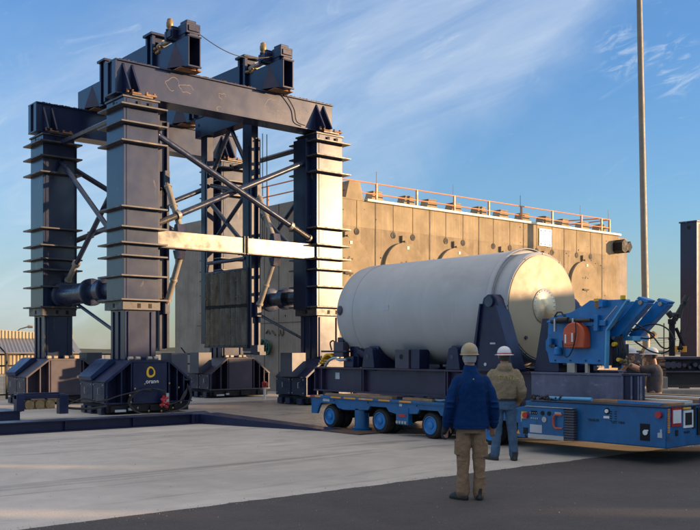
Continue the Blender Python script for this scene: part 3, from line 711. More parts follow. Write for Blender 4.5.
for k in range(6):
    u = 22.5+3*k
    b = MB(); b.tube((u, BV-.13, 4.85), (u, BV, 4.85), 1.12, seg=64); dr = b.build('round_cover', 'concd', bd, .01)
    b = MB()
    for dx, dz in ((-.2, .3), (.0, .3), (.2, .3), (-.05, -.3), (.1, -.35), (.05, .36)): b.box(u+dx-.04, u+dx+.04, BV-.136, BV-.129, 4.85+dz-.03, 4.85+dz+.03)
    b.box(u-.2, u+.2, BV-.2, BV-.13, 4.55, 4.62); b.build('lifting_lug', 'joint', dr)
    b = MB(); b.box(u-.14, u+.14, BV-.10, BV, 6.02, 6.26); b.box(u-.05, u+.05, BV-.16, BV-.1, 5.98, 6.06); b.build('number_plate', 'concd', dr, .01)
    b = MB(); b.box(u+.08, u+.2, BV-.15, BV-.131, 5.72, 5.83); b.build('tag_plate', 'cap', dr)
for k in range(5):
    u = 24+3*k
    b = MB(); b.tube((u, BV-.22, 1.95), (u, BV, 1.95), 1.12, seg=48); b.build('round_cover', 'concd', bd, .01)
for k in range(12):
    u = [23.35, 24.6, 26.36, 27.7, 29.2, 30.82, 32.3, 33.83, 35.4, 36.85, 38.46, 39.9][k]; w = .42
    b = MB(); b.prism([(u-w, 7.42), (u-.22, 8.0), (u+.22, 8.0), (u+w, 7.42)], 'y', BV+.55, BV+1.0)
    b.box(u-.25, u+.25, BV+.53, BV+1.02, 8.0, 8.04)
    b.build('roof_vent', 'concw', bd, .01)
b = MB(); b.box(23.5, BU1+.1, BV-.12, BV+.12, BZ, BZ+.10); b.build('cap_strip', 'cap', bd, .01)
b = MB(); b.box(BU0-.02, 23.5, BV-.02, BV+.4, BZ, BZ+.06); b.prism([(BU0+1.3, BZ), (BU0+1.5, 8.2), (BU0+2.05, 8.2), (BU0+2.25, BZ)], 'y', BV+.1, BV+.8); b.build('corner_vent', 'concw', bd, .01)
b = MB(); b.box(34.09, 34.99, BV-.05, BV-.01, 6.5, 7.3); wb = b.build('notice_board', 'white', bd)
b = MB()
for du in (.12, .4, .78):
    for z in (6.58, 7.2): b.tube((34.09+du, BV-.07, z), (34.09+du, BV-.05, z), .03, seg=8)
b.build('bolt', 'black', wb)
# rooftop handrail
rl = thing('handrail', (31, BV+.3, BZ), 'orange handrail along the top edge of the concrete block', 'railing')
posts = [22.2, 24.32, 26.55, 28.78, 30.99, 33.22, 35.49, 37.77, 39.43, 40.12]
for u in posts:
    b = MB(); b.box(u-.035, u+.035, BV+.26, BV+.34, BZ, 8.28); b.build('post', 'orange', rl)
for z in (8.27, 7.85):
    b = MB(); b.tube((21.3, BV+.3, z), (40.12, BV+.3, z), .028, seg=8); b.build('rail', 'orange', rl)
b = MB()
for z in (8.27, 7.85):
    b.tube((40.12, BV+.3, z), (40.12, BV+6, z), .028, seg=8); b.tube((39.43, BV+.3, z), (38.3, BV+3, z), .028, seg=8)
    b.tube((21.3, BV+.3, z), (21.3, BV+8, z), .028, seg=8)
for v in (1.5, 3.5, 5.5): b.tube((21.3, BV+v, BZ), (21.3, BV+v, 8.27), .03, seg=8)
b.build('side_rail', 'orange', rl)
for k, (u, wh) in enumerate(((24.39, 'left'), (28.8, 'middle'), (33.24, 'third'), (37.8, 'fourth'), (40.15, 'right'))):
    b = MB(); b.tube((u, BV+.38, BZ), (u, BV+.38, 8.78), .014, seg=6)
    nm = ('leftmost thin lightning rod above the handrail on the concrete block', 'second thin lightning rod from the left above the orange handrail', 'third thin lightning rod from the left above the orange handrail',
          'fourth thin lightning rod from the left, near the right roof end', 'thin lightning rod at the right corner of the concrete block roof')[k]
    tag(b.build('lightning_rod', 'galv'), nm, 'lightning rod', 'lightning rods along the roof edge')
# hooded flood light at the end of the block
fl = thing('flood_light', (40.7, BV-.3, 6.9), 'black faceted hooded floodlight on the right corner of the concrete block', 'light')
b = MB(); b.prism([(39.95, 7.05), (40.2, 7.22), (40.5, 7.05), (40.5, 6.68), (40.2, 6.52), (39.95, 6.65)], 'y', BV-.55, BV-.02); b.build('housing', 'black', fl, .01)
b = MB(); b.hull([(40.55, BV-.5, 7.0), (40.85, BV-.45, 7.16), (41.25, BV-.3, 6.9), (40.85, BV-.4, 6.6), (40.55, BV-.5, 6.72), (40.55, BV+.1, 7.0), (40.85, BV+.15, 7.16), (41.2, BV+.2, 6.9), (40.85, BV+.15, 6.6), (40.55, BV+.1, 6.72)],
                 [(0, 1, 2, 3, 4), (9, 8, 7, 6, 5), (0, 5, 6, 1), (1, 6, 7, 2), (2, 7, 8, 3), (3, 8, 9, 4), (4, 9, 5, 0)]); b.build('hood', 'black', fl)
b = MB(); b.box(40.3, 40.95, BV-.25, BV-.12, 6.8, 6.95); b.build('bracket', 'joint', fl)
# coiled green hose hung on the side wall, painted curl
hr = thing('hose_coil', (BU0-.1, 30.6, 1.8), 'bundle of green hose hanging on the side wall of the block', 'hose')
for k in range(9):
    c = Vector((BU0-.08-.02*k, 30.62+random.uniform(-.15, .15), 1.82+random.uniform(-.16, .12))); r = random.uniform(.14, .24); ph = random.uniform(0, 6)
    b = MB(); b.path([c+Vector((random.uniform(-.02, .02), r*math.cos(a*2*math.pi/18+ph), r*1.1*math.sin(a*2*math.pi/18+ph))) for a in range(19)], .032, 6); b.build('coil', 'green', hr)
b = MB(); b.path([(BU0-.04, 30.75, 2.32), (BU0-.05, 30.6, 2.45), (BU0-.05, 30.45, 2.3)], .03, 6); b.path([(BU0-.04, 30.35, 2.42), (BU0-.04, 30.1, 2.25)], .03, 6)
b.path([(BU0-.03, 29.78, 2.45), (BU0-.03, 29.76, 2.28), (BU0-.03, 29.66, 2.22), (BU0-.03, 29.56, 2.3), (BU0-.03, 29.57, 2.46)], .025, 6); b.build('wall_hook', 'joint', hr)

# ------------------------------------------------------------------ trailer
TU = 12.05
tr = thing('transport_trailer', (13.3, 11.5, 0), 'blue low multi-axle transport trailer carrying the navy skid', 'trailer')
prof = []
def skirt():
    v = 15.76; pts = [(15.76, .66), (15.76, .30), (15.56, .30), (15.50, .42)]
    ax = (15.18, 13.60, 12.19, 10.72)
    for a in ax: pts += [(a+.30, .45), (a+.24, .53), (a-.24, .53), (a-.32, .45)] + ([(a-.5, .42), (a-.62, .42)] if a != ax[-1] else [])
    pts += [(9.86, .42), (9.86, .66)]
    return pts
b = MB(); b.prism(skirt(), 'x', TU, TU+.05); b.prism(skirt(), 'x', TU+2.5, TU+2.55)
dk = b.build('side_skirt', 'blue', tr, .004)
b = MB(); b.box(TU-.03, TU+2.58, 8.2, 15.76, .645, .685); b.box(TU-.03, TU, 9.86, 15.76, .63, .645); b.build('deck', 'blue', tr, .006)
b = MB(); b.box(TU+.5, TU+2.05, 7.4, 15.7, .36, .645)
for a in (15.18, 13.60, 12.19, 10.72): b.box(TU+.1, TU+2.45, a-.08, a+.08, .2, .34)
for k in range(14): b.tube((TU+.08, 15.3-k*.4, .40), (TU+.5, 15.2-k*.4, .36), .02, seg=6)
b.build('chassis', 'black', tr)
for a in (15.18, 13.60, 12.19, 10.72):
    for su, sg in ((TU+.04, 1), (TU+2.5, -1)):
        b = MB()
        for k in (0, .24):
            b.lathe([(.03, .160), (0, .168), (.012, .225), (.045, .25), (.17, .25), (.205, .225), (.215, .16)], (su+sg*k, a, .25), (sg, 0, 0), 40, False, True)
            for t_ in range(36):
                an = 2*math.pi*t_/36; b.box(su+sg*k+sg*.05, su+sg*k+sg*.16, a+.247*math.cos(an)-.008, a+.247*math.cos(an)+.008, .25+.247*math.sin(an)-.008, .25+.247*math.sin(an)+.008)
        w = b.build('wheel', 'tyre', tr)
        b = MB(); b.lathe([(-.004, .05), (.004, .066), (.03, .072), (.036, .13), (.012, .146), (-.006, .158), (-.004, .170), (.02, .172)], (su, a, .25), (sg, 0, 0), 36)
        for k in range(8):
            an = 2*math.pi*k/8; b.tube((su+sg*.018, a+.1*math.cos(an), .25+.1*math.sin(an)), (su+sg*.04, a+.1*math.cos(an), .25+.1*math.sin(an)), .012, seg=6)
        b.build('rim', 'blue2', w)
b = MB(); b.lathe([(0, .20), (.04, .21), (.05, .15), (.40, .15)], (TU+.14, 14.25, .03), (0, 0, 1), 20); b.box(TU+.0, TU+.03, 14.2, 14.3, .36, .46); b.build('support_leg', 'blue', tr)
for v0, v1 in ((15.72, 15.40), (15.05, 14.72), (14.62, 14.25), (14.15, 13.72), (13.55, 13.22), (12.95, 12.62)):
    b = MB(); b.box(TU-.037, TU-.031, v1, v0, .65, .682); b.build('reflector', 'amber', tr)
b = MB(); b.box(TU-.006, TU-.001, 15.13, 15.35, .57, .64); b.box(TU-.006, TU-.001, 12.9, 12.98, .57, .62); b.box(TU-.04, TU-.031, 13.95, 14.05, .653, .68); b.build('data_plate', 'grey', tr)
b = MB(); b.box(TU-.05, TU-.031, 15.60, 15.74, .655, .685); b.build('marker_light', 'red', tr)
b = MB()
for v in (14.98, 13.9, 12.5): b.tube((TU-.008, v, .60), (TU, v, .60), .014, seg=8)
b.build('bolt', 'black', tr)
b = MB(); b.box(TU-.02, TU+.1, 12.72, 13.06, .22, .55); vb = b.build('valve_panel', 'blue', tr, .01)
b = MB()
for k in range(4): b.tube((TU-.05, 12.77+k*.078, .27), (TU-.02, 12.77+k*.078, .27), .03, seg=10)
b.build('coupling', 'silver', vb)
b = MB(); b.box(TU-.03, TU-.021, 12.78, 12.98, .37, .42); b.build('sign', 'red', vb)
# wooden planks and lashings on the deck
for k, (v0, v1) in enumerate(((15.4, 13.3), (13.0, 12.2), (9.5, 8.3))):
    b = MB(); b.box(TU+.10, TU+.22, v1, v0, .688, .735); b.build('deck_plank', 'wood', tr)
# power / control unit at the front
FU = 11.80
b = MB(); b.box(FU, FU+2.8, 7.16, 9.70, .25, .83); pu = b.build('power_unit', 'blue2', tr, .015)
pu.data.materials[0] = M['blue']
b = MB(); b.box(FU-.02, FU+2.82, 7.14, 9.6, .832, .85); b.build('top_cover', 'grime', pu)
b = MB(); b.box(FU-.10, FU-.001, 8.86, 9.70, .30, .74); b.box(FU-.001, FU+.3, 9.70, 9.86, .22, .72); cb = b.build('control_cabinet', 'blue', pu, .012)
b = MB(); b.box(FU-.105, FU-.0, 8.86, 9.56, .24, .31); b.box(FU-.11, FU, 8.7, 9.62, .742, .752); b.build('trim', 'silver', cb)
b = MB()
for k in range(12): b.box(FU-.10, FU-.001, 8.67, 8.855, .25+k*.04, .25+k*.04+.032)
b.build('louvre', 'grime', cb, .004)
b = MB(); b.tube((FU-.14, 9.60, .60), (FU-.10, 9.60, .60), .05, seg=16); b.build('stop_button', 'red', cb)
b = MB(); b.box(FU-.125, FU-.101, 9.58, 9.68, .545, .655); b.build('button_plate', 'yellow', cb)
b = MB(); b.box(FU-.106, FU-.101, 9.28, 9.52, .33, .46); b.box(FU-.106, FU-.101, 8.91, 9.03, .62, .68); b.box(FU-.004, FU-.001, 9.73, 9.79, .48, .60); b.build('label_plate', 'grey', cb)
b = MB(); b.box(FU-.106, FU-.101, 9.38, 9.50, .62, .68); b.tube((FU-.11, 9.27, .65), (FU-.10, 9.27, .65), .035); b.tube((FU-.11, 9.14, .65), (FU-.10, 9.14, .65), .035); b.box(FU-.104, FU-.1005, 9.56, 9.66, .30, .40); b.build('switch', 'black', cb)
b = MB()
for v in (9.49, 9.45, 9.41, 9.37): b.tube((FU-.11, v, .56), (FU-.1, v, .56), .012, seg=8); b.tube((FU-.11, v+.02, .645), (FU-.1, v+.02, .645), .008, seg=8)
b.tube((FU-.115, 9.23, .55), (FU-.1, 9.23, .55), .045, seg=20); b.build('gauge', 'silver', cb)
b = MB(); b.path([(FU-.115, 8.88, .64), (FU-.13, 9.0, .64), (FU-.135, 9.03, .60), (FU-.135, 9.03, .47), (FU-.13, 9.0, .43), (FU-.115, 8.88, .43)], .016, 8); b.build('grab_handle', 'orangebox', cb)
b = MB(); b.hull([(FU-.105, 9.72, .29), (FU-.105, 9.80, .29), (FU-.105, 9.76, .36)], [(0, 1, 2)]); b.build('warning_triangle', 'amber', cb)
b = MB()
for k in range(34): b.ball((FU+random.uniform(-.05, .25), random.uniform(9.0, 9.6), .86+random.uniform(0, .05)), random.uniform(.015, .035), seg=6, rings=5)
b.build('hose_fittings', 'rubblk', pu)
# near side of the power unit
X = FU-.004
b = MB()
for k in range(5):
    for c_ in (8.01, 8.09): b.box(X, FU-.001, c_-.07+.035, c_, .74-k*.035-.012, .74-k*.035)
b.box(X, FU-.001, 7.42, 7.58, .34, .585); b.tube((X-.002, 8.14, .735), (FU, 8.14, .735), .05, seg=20); b.build('vent_slot', 'black', pu)
b = MB(); b.tube((X-.02, 8.14, .735), (FU, 8.14, .735), .03, seg=16); b.box(X-.003, FU-.001, 8.10, 8.20, .625, .66); b.tube((X-.012, 7.49, .46), (X, 7.49, .46), .04, seg=12); b.box(X-.01, X, 7.44, 7.47, .48, .50); b.build('filler_cap', 'white', pu)
b = MB(); b.tube((FU-.05, 7.265, .725), (FU, 7.265, .725), .047, seg=20); b.build('beacon', 'red', pu)
b = MB(); b.box(X-.01, FU, 7.22, 7.29, .40, .47); b.box(X-.01, FU, 7.225, 7.25, .47, .52); b.build('tie_down', 'grey', pu)
textmesh('TRAILER', .055, 'lettering', 'text', pu, face_mtx((X, 8.38, .585), (0, -1, 0), (0, 0, 1)), .001)
textmesh('UST 7404', .055, 'lettering', 'text', pu, face_mtx((X, 7.95, .575), (0, -1, 0), (0, 0, 1)), .001)
# front end face
Y = 7.16
b = MB(); b.box(11.93, 12.18, Y-.012, Y-.001, .555, .835); b.build('notice_frame', 'red', pu)
b = MB(); b.box(11.955, 12.165, Y-.018, Y-.012, .60, .79); b.build('notice_sheet', 'white', pu)
b = MB(); b.box(12.24, 12.50, Y-.014, Y-.001, .52, .775); b.build('display_frame', 'white', pu)
b = MB(); b.box(12.28, 12.46, Y-.018, Y-.014, .56, .74); b.build('display', 'black', pu)
b = MB(); b.box(12.22, 12.42, Y-.02, Y-.001, .79, .82); b.build('top_label', 'yellow', pu)
b = MB(); b.box(12.50, 12.57, Y-.012, Y-.001, .50, .82); b.box(12.62, 12.9, Y-.02, Y-.001, .40, .80); b.box(12.04, 12.10, Y-.01, Y-.001, .42, .50); b.build('recess', 'black', pu)
b = MB(); b.box(12.68, 12.88, Y-.03, Y-.02, .48, .74); b.build('lamp_cluster', 'orangebox', pu)
b = MB()
for k in range(14): b.box(11.83, 11.885, Y-.008, Y-.001, .47+k*.025, .47+k*.025+.017)
b.build('hazard_strip', 'amber', pu)
textmesh('TRAILER', .045, 'lettering', 'text', pu, face_mtx((12.34, Y-.004, .455), (1, 0, 0), (0, 0, 1)), .001)
# tubes and flatbed things over the power unit
b = MB(); b.tube((FU+.05, 9.25, .885), (FU+.05, 8.45, .895), .03, seg=10); b.build('tube', 'bluel', pu)
b = MB(); b.box(FU+.2, FU+.55, 7.2, 8.6, .852, .885); b.build('step_plate', 'wood', pu)
b = MB(); b.prism([(8.0, .86), (7.3, .86), (7.2, .89), (8.0, .90)], 'x', FU+.05, FU+.11); b.build('tow_arm', 'blue2', pu)

for x0_, x1_, y0_, y1_, m_ in ((12.5, 12.75, 7.3, 8.4, 'cap'), (13.0, 13.3, 7.25, 8.8, 'wood'), (13.5, 13.75, 7.4, 8.9, 'cap'), (14.0, 14.3, 7.3, 9.2, 'wood')):
    b = MB(); b.box(x0_, x1_, y0_, y1_, .852, .90); b.build('deck_plank', m_, pu)
b = MB(); b.box(12.9, 14.5, 7.2, 7.28, .852, .93); b.build('cross_bar', 'blue2', pu)
# ------------------------------------------------------------------ skid on the trailer
SU = 12.30; SW = 1.95
sk = thing('support_skid', (13.3, 12, .69), 'long plum navy I-beam skid between the trailer deck and cask', 'skid')
for su in (SU, SU+SW):
    for (v0, v1, m) in ((10.02, 16.0, 'skid'), (8.22 if su == SU else 9.6, 10.0, 'lilac')):
        b = MB(); b.box(su+.10, su+.14, v0, v1, .80, 1.25); sb = b.build('side_beam', m, sk)
        b = MB(); b.box(su, su+.26, v0, v1, 1.25, 1.285); b.box(su-.01, su+.26, v0, v1, .765, .80); b.build('flange', m, sb, .004)
        if m == 'skid':
            b = MB()
            for v in (15.98, 15.74, 14.42, 14.36, 12.02, 11.96): b.box(su+.01, su+.10, v-.014, v+.014, .80, 1.25)
            b.build('stiffener', m, sb)
        else:
            sb2 = MB(); sb2.box(su+.02, su+.10, v0, v1, .80, 1.25); sb2.build('cover_plate', 'lilac', sb, .006)
b = MB(); b.box(SU+.02, SU+.10, 7.88, 8.22, .80, 1.25); b.box(SU, SU+.26, 7.88, 8.22, 1.25, 1.285); b.box(SU, SU+.26, 7.88, 8.22, .765, .80); b.build('end_bay', 'base', sk, .004)
b = MB()
for v in (8.21, 8.05, 7.93, 7.89): b.box(SU-.005, SU+.02, v-.012, v+.012, .80, 1.25)
b.build('end_rib', 'lilac', sk)
b = MB()
for v in (15.8, 14.2, 12.9, 11.8, 10.6, 9.8): b.box(SU+.26, SU+SW, v-.12, v+.12, .85, 1.22)
for v in (9.0, ): b.box(SU+.26, SU+.9, v-.12, v+.12, .85, 1.22)
b.build('cross_member', 'base', sk)
b = MB(); b.box(SU+.1, SU+.3, 12.15, 12.35, .69, .77); b.box(SU+.1, SU+.3, 15.5, 15.8, .69, .77); b.box(SU, SU+.3, 9.2, 9.4, .69, .77); b.box(SU, SU+.3, 8.3, 8.5, .69, .77); b.prism([(12.45, .69), (12.6, .765), (12.85, .765), (12.75, .69)], 'x', SU, SU+.2); b.build('packer', 'skid2', sk)
# saddles and brackets
for v0, v1 in ((14.41, 14.05), (12.02, 11.68)):
    for su in (SU+.02, SU+SW+.04):
        b = MB(); b.prism([(v0, 1.286), (v0-.08, 1.68), (v0-.14, 1.70), (v1+.08, 1.70), (v1+.03, 1.66), (v1-.03, 1.286)], 'x', su, su+.20); br = b.build('wedge_bracket', 'base', sk, .01)
        b = MB(); b.tube((su-.006, (v0+v1)/2, 1.52), (su+.01, (v0+v1)/2, 1.52), .042, seg=16); b.build('hole', 'skid2', br)
b = MB(); b.box(SU, SU+.30, 12.99, 13.38, 1.286, 1.66); bx_ = b.build('box_bracket', 'skid2', sk, .008)
b = MB(); b.box(SU+.03, SU+.30, 12.72, 12.96, 1.286, 1.66); b.build('box_bracket', 'base', sk, .008)
b = MB(); b.tube((SU-.006, 13.2, 1.52), (SU+.01, 13.2, 1.52), .05, seg=14); b.build('hole', 'black', bx_)
CU_, CZ, CR = 13.30, 2.42, 1.06
for v in (14.2, 11.85):
    arc = [(CU_+(CR+.02)*math.sin(R(a)), CZ-(CR+.02)*math.cos(R(a))) for a in range(-50, 51, 5)]
    pts = arc+[(CU_+.95, 1.23), (CU_-.95, 1.23)]
    b = MB(); b.prism(pts, 'y', v-.15, v+.15); b.build('saddle', 'base', sk)
# tall trunnion towers
for su in (12.12, 14.26):
    b = MB(); b.prism([(11.14, 1.286), (10.93, 2.46), (10.90, 2.56), (10.80, 2.62), (10.68, 2.62), (10.60, 2.54), (10.56, 2.42), (10.20, 1.286)], 'x', su, su+.22); tw = b.build('trunnion_tower', 'base', sk, .012)
    b = MB(); b.prism([(11.17, 1.286), (10.95, 2.46), (10.92, 2.46), (11.10, 1.286)], 'x', su-.05, su+.26); b.prism([(10.24, 1.286), (10.60, 2.42), (10.56, 2.42), (10.16, 1.286)], 'x', su-.05, su+.26)
    b.box(su-.04, su+.3, 10.12, 11.2, 1.286, 1.33); b.build('edge_flange', 'base', tw)
    b = MB(); b.tube((su-.03, 10.745, 2.53), (su+.01, 10.745, 2.53), .062, seg=24); b.build('trunnion_cap', 'strut', tw)
    b = MB(); b.box(su-.006, su, 10.62, 10.74, 1.75, 1.78); b.tube((su-.01, 10.85, 1.4), (su, 10.85, 1.4), .03); b.build('plate', 'grey', tw)
# rear fittings near the trailer tail
b = MB(); b.box(SU+.02, SU+.2, 15.02, 15.34, 1.5, 1.82); b.build('fitting', 'skid2', sk, .01)
b = MB(); b.box(SU+.2, SU+.4, 14.72, 15.0, 1.286, 1.9); b.box(SU+.1, SU+.3, 14.78, 15.1, 1.286, 1.52); b.tube((SU+.2, 14.7, 1.62), (SU+.35, 14.35, 1.40), .09); b.box(SU+.1, SU+.3, 15.1, 15.3, 1.82, 1.92); b.box(SU+.0,SU+.2,14.9,15.75,1.6,1.64); b.build('clamp', 'base', sk, .01)
b = MB()
for k in range(10):
    a0 = k/9; b.box(SU-.02, SU+.22, 15.76-a0*.42, 15.76-a0*.42+.05, 1.34+.20*math.sin(a0*2.2), 1.36+.20*math.sin(a0*2.2)+.02)
b.build('yellow_guard', 'yellow', sk)
loop([(SU, 15.6, 1.3), (SU-.02, 15.45, 1.42), (SU-.02, 15.25, 1.48), (SU, 15.1, 1.44), (SU+.02, 14.9, 1.45)], .03, 'ratchet', 'silver', sk)
loop([(SU+.1, 15.5, 1.65), (SU+.1, 15.55, 1.8), (SU+.1, 15.45, 1.85), (SU+.1, 15.35, 1.78)], .016, 'loop', 'rubber', sk)
b = MB(); b.box(SU+.09, SU+.098, 15.22, 15.36, 1.03, 1.17); b.build('label_plate', 'grey', sk)
loop([(SU-.05, 12.4, .74), (SU-.06, 12.1, .71), (SU-.05, 11.8, .735), (SU-.05, 11.2, .72), (SU-.05, 10.3, .74)], .028, 'pipe', 'silver', sk)
loop([(SU-.08, 12.6, .72), (SU-.1, 12.0, .77), (SU-.08, 11.5, .72)], .018, 'hose', 'rubber', sk)

# ------------------------------------------------------------------ cask
ck = thing('storage_cask', (CU_, 12.7, 1.36), 'huge pale grey steel cask lying on its side on the skid', 'cask')
b = MB(); b.lathe([(0, .965), (.012, .985), (.035, .998), (.06, 1.00), (.30, 1.00), (.31, CR-.02), (.34, CR), (4.42, CR), (4.56, CR-.02), (4.70, CR-.10), (4.80, CR-.22), (4.83, CR-.32), (4.83, .2)], (CU_, 10.55, CZ), (0, 1, 0), 128)
body = b.build('shell', 'cask', ck, angle=50)
b = MB(); b.lathe([(0, .94), (-.025, .94), (-.03, .925)], (CU_, 10.55, CZ), (0, 1, 0), 128); ep = b.build('end_plate', 'caske', ck)
b = MB(); b.lathe([(0.03, .985), (-.006, .975), (-.016, .962), (-.012, .950), (0.01, .945)], (CU_, 10.55, CZ), (0, 1, 0), 128, False, False); b.build('end_rim', 'cask', ck)
pc = (CU_+.02, 10.52, CZ+.02)
b = MB(); b.lathe([(0, .315), (-.012, .315), (-.016, .305)], pc, (0, 1, 0), 64); pp = b.build('centre_plate', 'caskr', ck)
b = MB()
for k in range(24):
    a = 2*math.pi*k/24; b.tube((pc[0]+.285*math.cos(a), pc[1]-.024, pc[2]+.285*math.sin(a)), (pc[0]+.285*math.cos(a), pc[1]-.01, pc[2]+.285*math.sin(a)), .008, seg=6)
b.build('bolt', 'caske', pp)
b = MB(); b.lathe([(0, CR+.004), (.03, CR+.006), (.06, CR+.004)], (CU_, 14.62, CZ), (0, 1, 0), 128, False, False); b.build('seam', 'cask', ck)
b = MB(); b.lathe([(0, CR+.012), (.02, CR+.03), (.10, CR+.03), (.12, CR+.012)], (CU_, 10.83, CZ), (0, 1, 0), 128, False, False); b.build('front_band', 'cask', ck)
b = MB(); b.lathe([(0, .09), (.04, .10), (.14, .10), (.16, .07)], (CU_-.93, 15.0, 2.48), (-1, .25, 0), 20); b.build('rear_trunnion', 'skid2', ck)
b = MB(); b.box(CU_-CR-.006, CU_-CR+.02, 13.50, 13.68, 2.44, 2.54); b.build('nameplate', 'grey', ck)
b = MB()
for v in (12.1, 13.3): b.lathe([(0, CR+.0005), (.006, CR+.0025), (.012, CR+.0005)], (CU_, v, CZ), (0, 1, 0), 128, False, False)
b.build('girth_weld', 'cask', ck)
b = MB()
for a_ in range(0, 360, 30): b.tube((CU_+.965*math.cos(R(a_)), 10.525, CZ+.965*math.sin(R(a_))), (CU_+.965*math.cos(R(a_)), 10.54, CZ+.965*math.sin(R(a_))), .012, seg=8)
b.tube((CU_-.5, 10.49, CZ-.55), (CU_-.5, 10.53, CZ-.55), .03, seg=12); b.build('bolt', 'skid2', ck)
b = MB(); b.box(CU_-CR+.10, CU_-CR+.16, 14.86, 14.9, 2.62, 2.68); b.build('vent_plug', 'skid2', ck)
for su, sg in ((CU_-CR+.04, -1), (CU_+CR-.04, 1)):
    b = MB(); b.tube((su, 10.745, 2.49), (su+sg*.2, 10.745, 2.49), .09, seg=24); b.build('trunnion', 'strut', ck)

# ------------------------------------------------------------------ blue hydraulic unit
hu = thing('hydraulic_ram_unit', (13.2, 8.9, 1.29), 'bright blue hydraulic ram frame with orange box on the front of the skid', 'hydraulic unit')
near = [(9.62, 1.44), (9.66, 1.60), (9.70, 1.66), (9.70, 1.80), (9.66, 1.86), (9.64, 2.16), (9.48, 2.22), (9.2, 2.26), (9.0, 2.34), (8.82, 2.44), (8.13, 2.43), (8.13, 2.40), (8.50, 1.96), (8.52, 1.36), (8.60, 1.42)]
for uu, nm in ((12.32, 'side_plate'), (13.30, 'side_plate')):
    if uu > 13: near = [(max(v_, 8.85), z_) for v_, z_ in near[:10]]+[(8.85, 2.30), (8.85, 1.42)]
    b = MB(); b.prism(near, 'x', uu, uu+.06); sp = b.build(nm, 'blue2', hu, .006)
    b = MB()
    def edge(p, q, w=.05):
        p = Vector((0, *p)); q = Vector((0, *q)); d = (q-p).normalized(); n = Vector((0, -d.z, d.y))*.012
        vs2 = [(uu-w, *(p-n)[1:]), (uu-w, *(q-n)[1:]), (uu-w, *(q+n)[1:]), (uu-w, *(p+n)[1:]), (uu+.06, *(p-n)[1:]), (uu+.06, *(q-n)[1:]), (uu+.06, *(q+n)[1:]), (uu+.06, *(p+n)[1:])]
        b.hull(vs2, [(0, 1, 2, 3), (7, 6, 5, 4), (0, 4, 5, 1), (1, 5, 6, 2), (2, 6, 7, 3), (3, 7, 4, 0)])
    if uu < 13: edge((8.13, 2.42), (8.50, 1.96), .03); edge((8.50, 1.96), (8.52, 1.36), .03); b.build('edge_flange', 'bluel', sp)
    else: b.b.free(); continue
    b = MB()
    for v in (9.5, 9.2, 8.9, 8.65): b.tube((uu-.02, v, 1.48), (uu, v, 1.48), .014, seg=6)
    for v, z in ((8.72, 2.12), (8.72, 2.02), (9.5, 1.72), (9.56, 1.72)): b.tube((uu-.05, v, z), (uu, v, z), .03, seg=10)
    b.build('bolt', 'strut', sp)
    b = MB(); b.tube((uu-.03, 8.66, 2.37), (uu, 8.66, 2.37), .06, seg=16); b.build('boss', 'rust', sp)
# top brackets on the near plate
b = MB(); b.box(12.27, 12.32, 8.5, 9.0, 2.03, 2.12); b.box(12.24, 12.32, 8.62, 8.7, 1.95, 2.2); b.box(12.22, 12.32, 8.95, 9.6, 2.10, 2.13); b.box(12.2, 12.34, 8.50, 8.58, 2.32, 2.44); b.build('bracket', 'blue2', hu, .006)
b = MB(); b.tube((12.22, 9.0, 2.12), (12.22, 9.5, 2.12), .035); b.tube((12.2, 8.72, 2.12), (12.2, 9.0, 2.12), .03); b.tube((12.2, 9.15, 2.14), (12.2, 9.35, 2.14), .042); b.build('ram', 'rubblk', hu)
b = MB(); b.box(12.16, 12.2, 9.02, 9.05, 1.95, 2.16); b.box(12.16, 12.2, 9.38, 9.41, 1.95, 2.16); b.tube((12.14, 8.2, 2.32), (12.14, 8.42, 2.10), .012); b.build('clamp', 'silver', hu)
ob = [(9.20, 1.68), (9.22, 1.90), (9.20, 2.0), (9.12, 2.07), (9.02, 2.10), (8.92, 2.08), (8.83, 2.0), (8.80, 1.9), (8.80, 1.68)]
b = MB(); b.prism(ob, 'x', 12.14, 12.32); obx = b.build('orange_box', 'orangebox', hu, .02)
b = MB(); b.box(12.125, 12.14, 8.98, 9.18, 1.73, 1.93); b.build('hatch', 'orangebox', obx, .006)
b = MB(); b.box(12.118, 12.125, 9.13, 9.16, 1.76, 1.90); b.box(12.118, 12.125, 9.0, 9.03, 1.78, 1.92); b.build('strip_label', 'white', obx)
b = MB(); b.lathe([(0, .05), (.02, .07), (.12, .07), (.14, .05)], (12.26, 9.40, 1.56), (0, 0, 1), 14); b.lathe([(0, .05), (.10, .05)], (12.26, 9.56, 1.74), (0, 0, 1), 14); b.build('accumulator', 'blue2', hu)
loop([(12.12, 8.95, 2.1), (12.10, 8.93, 1.9), (12.1, 8.98, 1.7), (12.1, 9.06, 1.56), (12.12, 9.15, 1.55), (12.14, 9.2, 1.66), (12.14, 9.22, 1.8)], .010, 'hose', 'rubber', hu)
# dark cross yoke behind, facing the cask
b = MB(); b.prism([(9.98, 1.286), (9.80, 2.18), (9.52, 2.18), (9.45, 1.286)], 'x', 12.36, 12.56); b.build('yoke', 'base', hu, .01)
b = MB(); b.prism([(9.98, 1.286), (9.80, 2.18), (9.52, 2.18), (9.45, 1.286)], 'x', 13.3, 13.42); b.build('yoke', 'base', hu, .01)
b = MB(); b.box(12.38, 13.3, 8.75, 9.4, 1.40, 1.75); b.box(12.38, 13.3, 8.85, 9.0, 1.75, 2.35); b.build('cross_frame', 'base', hu, .01)
b = MB(); b.tube((12.85, 9.5, 1.95), (12.85, 8.62, 1.95), .18, seg=24); b.build('main_ram', 'rubblk', hu)
b = MB(); b.prism([(8.85, 1.36), (8.85, 2.30), (8.62, 2.43), (8.38, 2.43), (8.52, 1.95), (8.66, 1.78), (8.66, 1.36)], 'x', 12.95, 13.0); b.build('inner_plate', 'blue2', hu)
